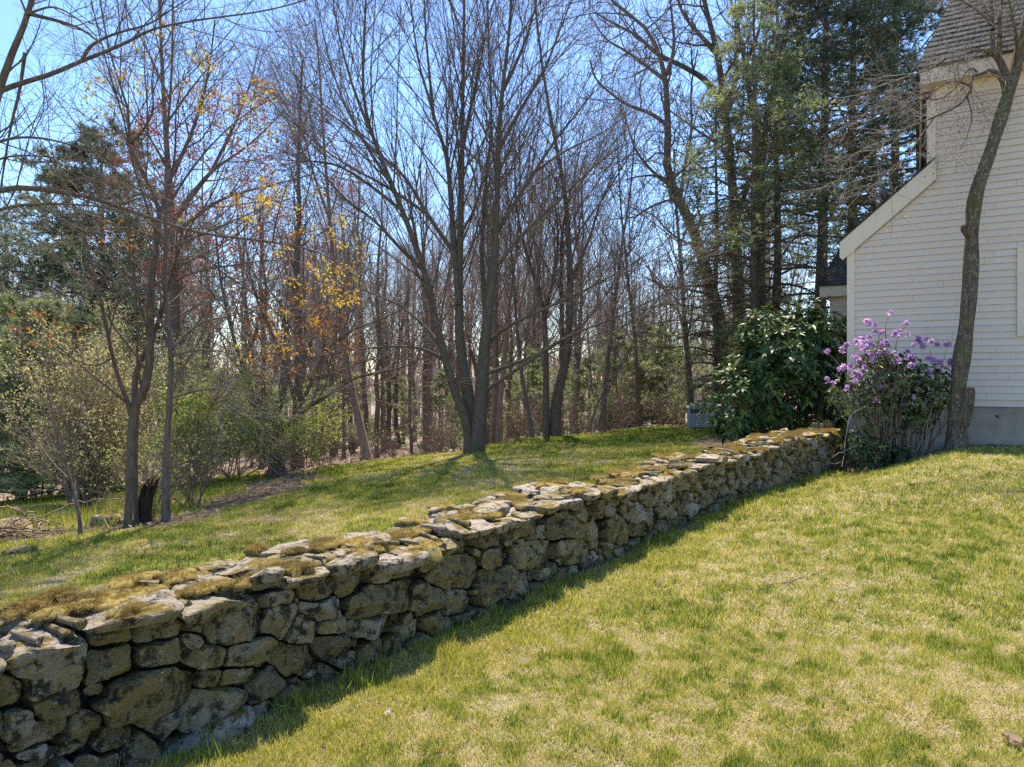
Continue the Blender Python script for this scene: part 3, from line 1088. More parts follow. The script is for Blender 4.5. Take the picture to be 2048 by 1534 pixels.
# rear wing that shows past the corner
mb = MB()
hbox(mb, -.80, .0, -5.25, -5.1, -1.8, 2.05)
hbox(mb, -.80, -.65, -9, -5.26, -1.8, 2.05)
h = -.6
while h < 1.9:
    mb.add([HP(-.78, -5.08, h), HP(.02, -5.08, h), HP(.02, -5.098, h + E), HP(-.78, -5.098, h + E)], np.array([(0, 1, 2, 3)]), .5, 0, False)
    h += E
mb.build('rear_wing_wall', M['siding'], house)
mb = MB()
hbox(mb, -1.0, .03, -4.85, -4.82, 2.05, 2.33)
hbox(mb, -1.0, .03, -5.2, -4.852, 2.05, 2.08)
mb.build('rear_eave', M['trim'], house)
mb = MB()
A, B = HP(-1.05, -4.78, 2.34), HP(.03, -4.78, 2.34)
C, D = HP(.03, -6.3, 3.7), HP(-.55, -6.3, 3.7)
mb.add([A, B, C, D, A - UP * .03, B - UP * .03, HP(-1.05, -9, 2.34)], np.array([(0, 1, 2, 3), (4, 5, 1, 0)]), .15, 0, False)
mb.more(np.array([(6, 0, 3)]), 0, False)
shingles(mb, A, B, C, D, 15, rng(18))
mb.build('rear_roof', M['roof'], house)

# ================================================================ generator, cabinet, far house
gp = W(1392, 866, 18.8)
gz = float(ground_z(gp[0], gp[1]))
gen = thing('standby_generator', 'beige metal generator box with louvred front standing behind the big rhododendron', 'generator', (gp[0], gp[1], gz))
ga = math.radians(-38)
e1 = np.array([math.cos(ga), math.sin(ga), 0]); e2 = np.array([-math.sin(ga), math.cos(ga), 0])
GB = np.array([gp[0] - .28, gp[1] - .1, gz])
gtop = CAM_H - (808 - 757) / F * 18.8
z0 = CAM_H - (858 - 757) / F * 18.8
def gbox(a0, a1, b0, b1, h0, h1, name, mt):
    mb = MB(); box(mb, GB + e1 * a0 + e2 * b0 + UP * (h0 - gz), e1 * (a1 - a0), e2 * (b1 - b0), UP * (h1 - h0)); return mb.build(name, mt, gen)
e1, e2 = np.array([math.cos(-.35), math.sin(-.35), 0]), np.array([math.sin(.35), math.cos(.35), 0])
gbox(-.1, 1.15, -.06, 1.0, gz - .3, z0, 'concrete_pad', M['concrete'])
gbox(.02, .58, .0, .9, z0 + .001, gtop - .08, 'cabinet', M['metal'])
gbox(.581, 1.10, .02, .9, z0 + .001, gtop - .08, 'side_housing', M['metal'])
mb = MB()
for hh, gr in ((gtop - .079, .0), (gtop - .05, .03)):
    pass
P = [GB + e1 * a + e2 * b + UP * (h - gz) for a, b, h in ((-.02, -.04, gtop - .079), (1.14, -.04, gtop - .079), (1.14, .94, gtop - .079), (-.02, .94, gtop - .079), (.06, .06, gtop), (1.04, .06, gtop), (1.04, .84, gtop), (.06, .84, gtop))]
mb.add(P, np.array([(0, 3, 2, 1), (4, 5, 6, 7), (0, 1, 5, 4), (1, 2, 6, 5), (2, 3, 7, 6), (3, 0, 4, 7)]), .5, 0, False)
mb.build('lid', M['metal'], gen)
gbox(.10, .50, -.012, -.001, gtop - .26, gtop - .12, 'air_vent', M['vent'])
gbox(.02, 1.1, .002, .012, z0 + .002, z0 + .05, 'base_shade', M['vent'])  # solid near-black strip painted as shade along the housing base
gbox(.06, .54, -.006, -.001, z0 + .055, gtop - .275, 'louvre_shade', M['vent'])  # near-black sheet standing for the shade between louvres
for k in range(7):
    hh = z0 + .07 + k * .054
    mb = MB()
    v = [GB + e1 * a + e2 * b + UP * (h - gz) for a, b, h in ((.06, -.008, hh + .036), (.54, -.008, hh + .036), (.54, -.03, hh), (.06, -.03, hh), (.06, -.007, hh), (.54, -.007, hh))]
    mb.add(v, np.array([(0, 1, 2, 3), (3, 2, 5, 4)]), .5, 0, False)
    mb.build('louvre', M['metal'], gen)

cp = W(1296, 875, 21.5)
cz = float(ground_z(cp[0], cp[1]))
cab = thing('utility_cabinet', 'small pale blue metal utility cabinet low at the edge of the woods', 'cabinet', (cp[0], cp[1], cz))
ct = CAM_H - (852 - 757) / F * 21.5
mb = MB(); box(mb, (cp[0] - .19, cp[1], cz - .1), (.40, 0, 0), (0, .25, 0), (0, 0, ct - cz + .1)); mb.build('body', M['bluewhite'], cab)
for a in (-.17, .03):
    mb = MB(); box(mb, (cp[0] + a, cp[1] - .015, cz + .04), (.16, 0, 0), (0, .014, 0), (0, 0, ct - cz - .08)); mb.build('door', M['bluewhite'], cab)
mb = MB(); box(mb, (cp[0] - .22, cp[1] - .03, ct + .001), (.46, 0, 0), (0, .31, 0), (0, 0, .025)); mb.build('lid', M['vent'], cab)

fp = W(432, 905, 62)
fz = float(ground_z(fp[0], fp[1]))
fh = thing('distant_house', 'pale grey house glimpsed through the trunks beyond the green shrubs', 'house', (fp[0], fp[1], fz))
mb = MB(); box(mb, (fp[0] - 3.2, fp[1], fz - 1), (6.4, 0, 0), (0, 6, 0), (0, 0, 6.0)); mb.build('wall', M['far_siding'], fh)
mb = MB()
zt = fz + 5.0
mb.add([(fp[0] - 3.6, fp[1] - .4, zt), (fp[0] + 3.6, fp[1] - .4, zt), (fp[0] + 3.6, fp[1] + 3, zt + 2.4), (fp[0] - 3.6, fp[1] + 3, zt + 2.4), (fp[0] + 3.6, fp[1] + 6.4, zt), (fp[0] - 3.6, fp[1] + 6.4, zt)],
       np.array([(0, 1, 2, 3), (3, 2, 4, 5), (0, 5, 4, 1)]), .4, 0, False)
mb.build('roof', M['roof'], fh)
for wx in (-1.9, .9):
    mb = MB(); box(mb, (fp[0] + wx, fp[1] - .05, fz + 2.6), (1.0, 0, 0), (0, .045, 0), (0, 0, 1.4)); mb.build('window', M['glass'], fh)

# timber lying on the far grass
tp = W(75, 1030, 11.6)
tz = float(ground_z(tp[0], tp[1]))
mb = MB()
P_, R_ = resample([tp + np.array([-.35, -.02, tz - tp[2] + .06]), tp + np.array([.0, 0, tz - tp[2] + .07]), tp + np.array([.38, .05, tz - tp[2] + .07])], [.07, .08, .07], 9)
tubes(mb, P_[None], R_[None], 10)
for e in (0, 8):
    mb.add(np.vstack([P_[e][None], mb.v[0][0].reshape(9, 10, 3)[e]]), np.array([(0, k + 1, (k + 1) % 10 + 1) for k in range(10)]), .5, 0, False)
tag(mb.build('cut_log', M['timber']), 'short brown cut log lying at the edge of the green grass', 'log')

# ================================================================ grass and litter
def in_view(x, y, z, mx=1.16):
    px = np.abs(x / np.maximum(y, .1)) * F
    return (y > 1.2) & ((px < 1024 * mx + 60) | (x < 5.5) & (x > 0))
def grass_patch(name, regions, side, seed):
    g = rng(seed)
    mb = MB()
    for (x0, x1, y0, y1, dens, wd, ln) in regions:
        n = int((x1 - x0) * (y1 - y0) * dens)
        x = g.uniform(x0, x1, n); y = g.uniform(y0, y1, n)
        q = qwall(x, y)
        keep = (q > .03) if side > 0 else (q < -.62)
        keep &= in_view(x, y, 0)
        # not inside the house
        hu = (x - HC[0]) * HD[0] + (y - HC[1]) * HD[1]; ho = (x - HC[0]) * HN[0] + (y - HC[1]) * HN[1]
        keep &= ~((hu > 0) & (ho < .02))
        x, y, q = x[keep], y[keep], q[keep]
        cv = cover(x, y)
        k = (cv < .10 + .1 * g.random(len(x))) | (g.random(len(x)) < .06) & (cv < .5)
        x, y, q = x[k], y[k], q[k]
        n = len(x)
        if side > 0:
            A = fbm2(x, y, .9, 4, 41); B_ = fbm2(x, y, 5.5, 3, 43)
            hgt = .75 + .4 * (fbm2(x, y, 12, 2, 46)) + .5 * S((fbm2(x, y, 3.0, 3, 44) - .42) / .25)
            ton = .36 + .55 * (A - .5) + .8 * (B_ - .5) + 1.3 * (fbm2(x, y, 17, 3, 47) - .5) + .35 * S((fbm2(x, y, 7, 2, 48) - .6) / .12)
            ton = np.where(q < .55 + .5 * (A - .5), np.maximum(ton, .36), ton)
            edge = S((.75 + .9 * (A - .5) + .5 * (B_ - .5) - q) / .3) * S((7.5 - y) / 3)
            ton = ton * (1 - edge) + edge * (.42 + .6 * (B_ - .5))
            ton += g.normal(0, .19, n) * (1 - .45 * edge) + .35 * (g.random(n) < .22)
        else:
            A = fbm2(x, y, .38, 4, 51); B_ = fbm2(x, y, 2.6, 3, 53)
            hgt = .7 + .5 * B_
            ton = .62 + 1.1 * (A - .5) + 1.0 * (B_ - .5) + .9 * (fbm2(x, y, 8, 2, 57) - .5) + g.normal(0, .13, n)
            ton -= .22 * S((2.0 - np.abs(q + .4)) / 2) * S((y - 5) / 3)      # drier strip along the wall
            ton += .10 * S((-x - 6) / 4) * S((y - 12) / 3)
        straw = ton < .36
        L = ln * hgt * g.uniform(.5, 1.3, n) * np.where(straw, .9, 1.1)
        a = g.random(n) * 6.2832
        lean = np.where(straw, g.uniform(.5, 1.35, n), g.uniform(.1, .75, n))
        d = np.stack([np.cos(a) * np.sin(lean), np.sin(a) * np.sin(lean), np.cos(lean)], 1)
        b = a + g.normal(0, .9, n) + 1.57
        s = np.stack([np.cos(b), np.sin(b), np.zeros(n)], 1) * (wd * g.uniform(.6, 1.2, n))[:, None] * .5
        P = np.stack([x, y, ground_z(x, y) - .004], 1)
        m_ = P + d * L[:, None] * .55
        tp_ = P + d * L[:, None] * .95 - np.array([0, 0, 1.]) * (L * .12 * np.sin(lean))[:, None]
        V = np.stack([P - s, P + s, m_ - s * .75, m_ + s * .75, tp_], 1)
        i = np.arange(n)[:, None] * 5
        mb.add(V.reshape(-1, 3), i + np.array([[0, 1, 3, 2]]), np.repeat(np.clip(ton, 0, 1), 5), 0, False)
        mb.more(i + np.array([[2, 3, 4]]), 0, False)
    o = mb.build(name, M['grass'])
    o['kind'] = 'stuff'
    return o
lawn_r = [(-2.6, 5.0, 1.2, 2.8, 40000, .0028, .036), (-2, 5.5, 2.8, 4.2, 24000, .0036, .040), (-1.5, 8.5, 4.2, 7, 9500, .0058, .044), (-.5, 12, 7, 12.5, 2800, .0095, .048)]
lawn_b = [(-5, 1, 3, 6, 4200, .006, .044), (-9, 3, 6, 10, 2200, .009, .05), (-14, 6, 10, 15, 1200, .014, .055), (-19, 9, 15, 21.5, 800, .020, .06)]
tag(grass_patch('grass', lawn_r, 1, 71), 'patchy straw and green turf sloping up to the cream house', 'grass', kind='stuff')
tag(grass_patch('grass', lawn_b, -1, 72), 'greener mossy turf beyond the stone wall', 'grass', kind='stuff')

# tall tufts against the foot of the wall and in the mossy bed
g = rng(73)
mb = MB()
n = 900
s = g.uniform(-.5, 11, n); off = np.abs(g.normal(0, .10, n)) + .03
x, y = wall_xy(s); x = x + WN[0] * off; y = y + WN[1] * off
cl = fbm2(x, y, 4, 2, 3) > .5
x, y = x[cl], y[cl]
needles(mb, np.stack([x, y, ground_z(x, y)], 1), np.tile([0, 0, 1.], (len(x), 1)), g, 5, .10, .006, .45, np.clip(g.normal(.8, .12, len(x)), 0, 1))
n = 500
x = g.uniform(-8.5, -4.6, n); y = g.uniform(8.6, 12, n)
needles(mb, np.stack([x, y, ground_z(x, y)], 1), np.tile([0, 0, 1.], (n, 1)), g, 6, .22, .010, .3, np.clip(g.normal(.7, .12, n), 0, 1))
tag(mb.build('tall_grass', M['grass']), 'tall green grass tufts along the foot of the stone wall', 'grass', kind='stuff')

g = rng(74)
mb = MB()
n = 30000
x = g.uniform(-26, 14, n); y = 14 + 26 * g.random(n) ** 1.3
k = cover(x, y) > .6
x, y = x[k], y[k]
P = np.stack([x, y, ground_z(x, y) + .01 + .05 * g.random(len(x))], 1)
leaves(mb, P, np.stack([g.normal(size=len(x)), g.normal(size=len(x)), g.normal(0, .35, len(x))], 1), g, .13, .09, up=np.tile([0, 0, 1.], (len(x), 1)) + .5 * g.normal(size=(len(x), 3)), tint=g.random(len(x)))
n = 2600
x = g.uniform(-9, -3.6, n); y = g.uniform(8, 17, n)
k = (cover(x, y) > .15) & (cover(x, y) < .6)
x, y = x[k], y[k]
P = np.stack([x, y, ground_z(x, y) + .01], 1)
leaves(mb, P, np.stack([g.normal(size=len(x)), g.normal(size=len(x)), g.normal(0, .3, len(x))], 1), g, .08, .05, up=np.tile([0, 0, 1.], (len(x), 1)) + .5 * g.normal(size=(len(x), 3)), tint=g.random(len(x)) * .8)
n = 1500
x = g.uniform(-2, 8, n); y = g.uniform(1.6, 11, n)
k = (qwall(x, y) > .15) & (g.random(n) < .25 + .75 * (fbm2(x, y, 2, 2, 61) > .55))
x, y = x[k], y[k]
P = np.stack([x, y, ground_z(x, y) + .016 + .012 * g.random(len(x))], 1)
leaves(mb, P, np.stack([g.normal(size=len(x)), g.normal(size=len(x)), g.normal(0, .3, len(x))], 1), g, .024 * g.uniform(.5, 1.8, len(x)), .013, up=np.tile([0, 0, 1.], (len(x), 1)) + .5 * g.normal(size=(len(x), 3)), tint=g.random(len(x)) ** 1.5 * .8)
n = 1100
x = g.normal(6.5, 1.2, n); y = g.normal(11.2, .45, n)
k = (qwall(x, y) > .1)
x, y = x[k], y[k]
P = np.stack([x, y, ground_z(x, y) + .008], 1)
leaves(mb, P, np.stack([g.normal(size=len(x)), g.normal(size=len(x)), g.normal(0, .25, len(x))], 1), g, .06, .03, up=np.tile([0, 0, 1.], (len(x), 1)) + .4 * g.normal(size=(len(x), 3)), tint=g.random(len(x)))
tag(mb.build('leaf_litter', M['litter']), 'brown dead leaves covering the woodland floor', 'leaf litter', kind='stuff')
def dead_leaf(px, py, d, tint, label, rot, L=.09):
    p = W(px, py, d); z = float(ground_z(p[0], p[1]))
    mb = MB()
    g = rng(int(px))
    a = np.linspace(-2.4, 2.4, 15)
    r = L * (.55 + .25 * np.cos(a * 3.2) + .12 * np.cos(a)) 
    pts = np.stack([r * np.cos(a + rot), r * np.sin(a + rot), .012 + .02 * np.abs(np.sin(a * 2)) + .004 * g.normal(size=15)], 1)
    V = np.vstack([[[-L * .35 * math.cos(rot), -L * .35 * math.sin(rot), .012]], pts]) + np.array([p[0], p[1], z + .012])
    mb.add(V, np.array([(0, k + 1, k + 2) for k in range(14)]), tint)
    tag(mb.build('fallen_leaf', M['litter']), label, 'leaf')
dead_leaf(185, 1522, 2.62, .95, 'pale lobed dead leaf lying at the shaded foot of the wall', .5, .06)
dead_leaf(2030, 1497, 2.9, .35, 'brown curled dead leaf on the lawn in the bottom corner', 2.0, .06)
dead_leaf(775, 1435, 3.15, .98, 'tiny pale leaf fragment on the sunny moss below the wall', .9, .03)

# ================================================================ trees
def stem_arrays(stems, d, n=26, base=True):
    out = []
    for k, st in enumerate(stems):
        pts, r0, r1 = st[0], st[1], st[2]
        z0, z1 = (st[3], st[4]) if len(st) > 3 else (0., 0.)
        m = len(pts)
        P = np.array([W(px, py, d + z0 + (z1 - z0) * i / (m - 1)) for i, (px, py) in enumerate(pts)])
        R = (r1 + (r0 - r1) * (1 - np.linspace(0, 1, m)) ** 1.35) * d / F
        if k == 0 and base:
            gz = float(ground_z(P[0, 0], P[0, 1]))
            P[0, 2] = min(P[0, 2], gz) - .12
            R[0] *= 1.28
        out.append(resample(P, R, n))
    return np.stack([p for p, r in out]), np.stack([r for p, r in out])

def grow(P, R, levels, g):
    """successive generations of branches; returns the list of generations"""
    gens = []
    p, r = P, R
    for lv in levels:
        lv = dict(lv)
        per = lv.pop('per')
        if not gens and len(p) > 1:          # first generation: by the length of each limb
            ln = np.linalg.norm(np.diff(p, axis=1), axis=2).sum(1)
            pl = lv.pop('pl', None)
            if pl:
                per = np.clip(np.round(pl * ln), 3, per).astype(int)
            lv['L'] = np.minimum(lv['L'], .5 * ln)
        lv.pop('pl', None)
        p, r = spawn(p, r, per, g, **lv)
        gens.append((p, r))
    return gens

def proj(P):
    return 1024 + P[:, 0] / P[:, 1] * F, 757 - (P[:, 2] - CAM_H) / P[:, 1] * F

def traced_tree(name, label, d, stems, levels, seed, bark_='bark_grey', twig='twig', sides=10, group=None, cat_='tree', leafer=None, n=26, twigmat=None):
    g = rng(seed)
    P, R = stem_arrays(stems, d, n)
    root = thing(name, label, cat_, (P[0, 0, 0], P[0, 0, 1], P[0, 0, 2] + .1), group)
    R2 = R * (1 + .10 * (fbm(P.reshape(-1, 3) * 1.7, 2, seed) - .5).reshape(R.shape))
    mb = MB()
    tubes(mb, P + .0, R2, sides)
    mb.build('trunk', M[bark_], root)
    gens = grow(P, R, levels, g)
    mb = MB()
    for k, (p, r) in enumerate(gens):
        tubes(mb, p, r, 5 if k == 0 else 3, m=0 if k == 0 else 1)
    mb.build('crown', [M[bark_], M[twig]], root)
    if leafer:
        leafer(root, gens, g)
    return root, gens, (P, R)

MAPLE = [dict(per=44, pl=3.0, t0=.25, t1=.98, ang=.55, asd=.14, L=3.6, lsd=.3, fall=.40, n=7, up=.05, wob=.055, rr=.42, rmax=.022, tip=.005),
         dict(per=8, t0=.15, t1=1., ang=.55, asd=.16, L=1.25, lsd=.35, fall=.45, n=5, up=.05, wob=.09, rr=.6, rmax=.010, tip=.003),
         dict(per=5, t0=.15, t1=1., ang=.65, asd=.2, L=.50, lsd=.4, fall=.35, n=3, up=.05, wob=.14, rr=.7, rmax=.0042, tip=.0018)]

# ---- the big many-stemmed maple in the middle
stems = [
 ([(945, 905), (944, 860), (940, 815), (933, 766), (926, 732), (919, 684), (918, 620), (919, 534), (921, 450), (923, 391), (925, 274), (926, 156), (928, 39), (930, -120), (932, -260)], 16, 1.8, 0, .5),
 ([(955, 905), (958, 850), (962, 790), (967, 712), (972, 664), (983, 568), (990, 500), (991, 470), (995, 391), (997, 274), (1007, 156), (1020, 59), (1026, -80), (1030, -230)], 15.5, 1.8, -.1, -.8),
 ([(940, 890), (934, 845), (920, 805), (908, 784), (894, 726), (873, 654), (860, 579), (846, 534), (831, 489), (803, 418), (780, 360), (756, 301), (737, 250), (725, 188), (727, 98), (731, 20), (735, -80)], 11, 1.8, 0, -1.5),
 ([(917, 610), (909, 500), (901, 391), (895, 313), (874, 254), (858, 196), (839, 137), (827, 59), (815, -60)], 6.8, 1.4, .1, 1.5),
 ([(973, 655), (966, 560), (963, 500), (968, 420), (975, 330), (985, 240), (978, 120), (975, 0)], 6, 1.5, .3, 1.8),
 ([(990, 470), (1034, 399), (1069, 344), (1104, 289), (1147, 235), (1190, 180)], 5, 1.2, -.3, -1.5),
 ([(986, 540), (1050, 461), (1108, 411), (1179, 340), (1245, 289)], 4.5, 1.2, -.2, .8),
 ([(966, 785), (1044, 732), (1133, 671), (1232, 637), (1310, 596)], 4.5, 1., -.2, -1.5),
 ([(965, 750), (1061, 716), (1113, 690), (1181, 637), (1232, 558), (1260, 500)], 4.2, 1., .1, 1.2),
 ([(973, 690), (1010, 655), (1078, 622), (1147, 593), (1232, 548), (1300, 505)], 4.2, 1., .1, -1.6),
 ([(905, 735), (860, 700), (805, 691), (713, 698), (610, 719)], 4.2, 1., -.2, -1.5),
 ([(885, 700), (850, 650), (791, 603), (702, 572), (644, 561)], 4., 1., 0, 1.2),
 ([(904, 500), (850, 422), (811, 352), (764, 313), (698, 254), (635, 211), (590, 150)], 5, 1.2, .2, .8),
 ([(846, 540), (803, 500), (750, 440), (690, 400), (640, 340), (595, 300)], 4.2, 1., -.3, -1.8),
 ([(919, 470), (950, 420), (970, 350), (990, 310), (1010, 250)], 3.2, 1., .2, -1.),
 ([(925, 290), (945, 200), (965, 110), (975, 30)], 4.4, 1., .2, -.5),
 ([(868, 240), (858, 140), (850, 60), (848, -60)], 3.6, 1., .9, -.5),
 ([(803, 420), (740, 370), (680, 330), (620, 320), (560, 330)], 3.5, .9, -1., -2.6),
 ([(780, 365), (725, 280), (680, 190), (650, 90), (630, -20)], 3.6, .9, -1., .5),
 ([(737, 255), (700, 160), (675, 60), (660, -40)], 3.2, .9, -1.2, -2.),
 ([(850, 425), (770, 370), (690, 330), (610, 270), (560, 210)], 3.4, .9, 0, -2.),
 ([(1069, 344), (1130, 300), (1200, 270), (1270, 220)], 3.2, .9, -.8, 1.),
 ([(997, 300), (1040, 220), (1090, 140), (1120, 60), (1150, -20)], 4.5, 1., -.4, -1.2),
 ([(1007, 180), (1045, 100), (1070, 20), (1090, -80)], 4., 1., -.6, .4)]
traced_tree('maple_tree', 'large grey many stemmed maple with fanned bare twigs standing at the lawn crest', 16, stems, MAPLE, 101, 'bark_grey', 'twig', 12)

THIN = [dict(per=20, pl=3.2, t0=.22, t1=.98, ang=.75, asd=.2, L=1.9, lsd=.35, fall=.45, n=7, up=.05, wob=.10, rr=.5, rmax=.016, tip=.004),
        dict(per=6, t0=.2, t1=1., ang=.7, asd=.2, L=.75, lsd=.35, fall=.4, n=5, up=.04, wob=.13, rr=.6, rmax=.007, tip=.003),
        dict(per=4, t0=.2, t1=1., ang=.7, asd=.25, L=.28, lsd=.35, fall=.3, n=3, up=.05, wob=.15, rr=.7, rmax=.004, tip=.002)]

def leaf_clusters(regions, matn, per=6, L=.06, Wd=.035, spread=.05, name='young_leaves', tint=None):
    """tassels of young leaves at twig tips that fall within the given photo regions (px,py,rx,ry,share)"""
    def f(root, gens, g):
        tips = np.concatenate([p[:, -1] for p, r in gens[-2:]] + [gens[-1][0][:, 1]])
        tips = tips[tips[:, 1] > .5]
        px, py = proj(tips)
        keep = np.zeros(len(tips), bool)
        for (cx, cy, rx, ry, share) in regions:
            keep |= (((px - cx) / rx) ** 2 + ((py - cy) / ry) ** 2 < 1) & (g.random(len(tips)) < share)
        tips = tips[keep]
        if len(tips) == 0:
            return
        p = np.repeat(tips, per, 0) + g.normal(0, spread, (len(tips) * per, 3))
        D = g.normal(size=p.shape) + np.array([0, 0, -.3])
        mb = MB()
        t = np.repeat(g.random(len(tips)), per)
        leaves(mb, p, D, g, L * g.uniform(.6, 1.3, len(p)), Wd, tint=np.clip(t + g.normal(0, .1, len(p)), 0, 1) if tint is None else tint)
        mb.build(name, M[matn], root)
    return f
YEL = [(340, 130, 90, 80, .17), (230, 170, 90, 70, .17), (420, 190, 100, 80, .15), (520, 230, 70, 70, .18), (520, 390, 130, 50, .22), (330, 230, 160, 60, .10)]
# ---- thin straight trunk with yellow new leaves
stems = [
 ([(332, 1045), (331, 960), (332, 902), (340, 804), (344, 706), (333, 628), (329, 550), (332, 489), (332, 391), (332, 293), (344, 156), (346, 0), (347, -140)], 8, 1.8),
 ([(340, 797), (411, 775), (470, 781), (520, 816), (570, 832)], 2.6, .7, 0, -1.),
 ([(344, 698), (375, 663), (411, 640), (470, 632), (540, 600), (600, 560)], 3.6, .8, 0, .8),
 ([(344, 712), (391, 699), (450, 702), (508, 726), (560, 752)], 2.4, .7, 0, -.8),
 ([(332, 420), (380, 340), (440, 270), (500, 220), (560, 190)], 2.8, .7, 0, .5),
 ([(333, 330), (290, 260), (240, 200), (180, 160)], 2.6, .7, 0, -.6),
 ([(338, 240), (380, 180), (420, 130), (470, 90)], 2.4, .7, 0, .3),
 ([(340, 200), (310, 130), (280, 70), (240, 20)], 2.2, .7, 0, .3),
 ([(332, 500), (400, 470), (470, 440), (560, 400), (640, 385)], 2.8, .7, 0, .7)]
traced_tree('young_maple', 'slender straight bare tree with yellow new leaves high up beside the forked trunk', 9, stems, THIN, 102, 'bark_brown', 'twig', 8,
            leafer=leaf_clusters(YEL, 'yellow_leaf', 8, .055, .032, .04))
# ---- forked trunk
stems = [
 ([(262, 1058), (263, 1010), (264, 980), (264, 902), (266, 843), (271, 800), (291, 777), (299, 738), (301, 667), (301, 589), (303, 550), (309, 520), (317, 450), (321, 422), (301, 375), (274, 321), (254, 285), (262, 235), (240, 170), (215, 90), (200, 0)], 13, 1.6),
 ([(270, 810), (269, 745), (291, 706), (324, 628), (335, 580), (350, 520), (380, 450), (420, 400), (450, 330)], 6.5, 1.2, 0, .6),
 ([(262, 830), (254, 800), (235, 753), (219, 687), (203, 609), (188, 550), (170, 470), (140, 400), (100, 330)], 5.5, 1.2, 0, -.8),
 ([(321, 425), (340, 370), (352, 300), (350, 220), (370, 140)], 4, 1, 0, .5),
 ([(254, 290), (285, 265), (310, 220), (300, 150), (330, 70)], 3.2, .8, 0, -.4),
 ([(188, 560), (140, 600), (100, 570), (40, 560)], 2.2, .7, -.3, -1.4),
 ([(225, 715), (190, 735), (150, 720), (110, 700)], 2., .6, -.3, -1.)]
traced_tree('forked_tree', 'dark forked tree with reddish upper bark beside the broken black stump', 8.9, stems, THIN, 103, 'bark_dark', 'twig', 10,
            leafer=leaf_clusters([(90, 650, 90, 40, .12), (190, 640, 60, 60, .10), (240, 470, 60, 50, .05), (270, 650, 30, 50, .1), (120, 220, 60, 60, .05)], 'orange_leaf', 6, .045, .028, .025))
# ---- sapling
stems = [
 ([(163, 1074), (160, 1045), (156, 1019), (145, 972), (125, 902), (109, 843), (94, 773), (84, 738)], 4.6, 1.2),
 ([(148, 990), (110, 955), (66, 930), (40, 905)], 1.8, .6, 0, -.4),
 ([(140, 960), (105, 925), (80, 890), (55, 850)], 1.6, .6, 0, .4),
 ([(120, 890), (150, 850), (175, 800), (190, 760)], 1.6, .6, 0, .3),
 ([(84, 738), (112, 705), (150, 690), (210, 735)], 1.1, .4, 0, .2)]
traced_tree('sapling', 'thin leaning bare sapling standing alone in the mossy grass', 8.3, stems,
            [dict(per=7, t0=.3, ang=.8, L=.6, n=5, up=.05, wob=.1, rr=.5, rmax=.008, tip=.003), dict(per=3, t0=.2, ang=.7, L=.25, n=4, rr=.6, rmax=.004, tip=.002)], 104, 'bark_brown', 'twig', 8)
# ---- red budding maple
stems = [
 ([(352, 955), (352, 800), (350, 650), (350, 600), (348, 500), (345, 430), (338, 352), (330, 250), (325, 150), (320, 40), (318, -60)], 15, 2),
 ([(347, 440), (380, 395), (420, 345), (440, 330), (500, 290), (560, 230)], 7, 1.2, 0, 1),
 ([(348, 470), (400, 425), (440, 400), (480, 385), (545, 370), (620, 350)], 5, 1., 0, -1.5),
 ([(345, 430), (320, 395), (295, 370), (262, 300), (255, 240), (230, 160)], 6, 1.2, 0, 1),
 ([(348, 500), (300, 470), (250, 455), (190, 460), (120, 440)], 4, 1., 0, -2),
 ([(349, 560), (400, 540), (470, 530), (540, 520)], 3.5, 1., 0, -2),
 ([(338, 360), (370, 300), (400, 220), (420, 130), (430, 40)], 5, 1.2, 0, -1),
 ([(420, 348), (470, 250), (500, 170), (520, 90)], 4, 1., .5, 1.8)]
RED = [dict(per=26, pl=2.2, t0=.2, t1=.98, ang=.65, asd=.2, L=2.4, lsd=.35, fall=.45, n=6, up=.08, wob=.11, rr=.5, rmax=.025, tip=.006),
       dict(per=7, t0=.2, ang=.7, asd=.2, L=.95, lsd=.35, fall=.4, n=5, up=.06, wob=.13, rr=.6, rmax=.008, tip=.003),
       dict(per=4, t0=.2, ang=.7, asd=.25, L=.4, lsd=.35, fall=.3, n=3, up=.08, wob=.15, rr=.7, rmax=.004, tip=.002)]
traced_tree('red_maple', 'tall dark trunked maple hazed with red buds rising behind the forked tree', 19, stems, RED, 105, 'bark_dark', 'twig_red', 10,
            leafer=leaf_clusters([(470, 400, 260, 240, .5), (420, 600, 180, 120, .3)], 'red_bud', 6, .06, .05, .06, 'red_buds'))
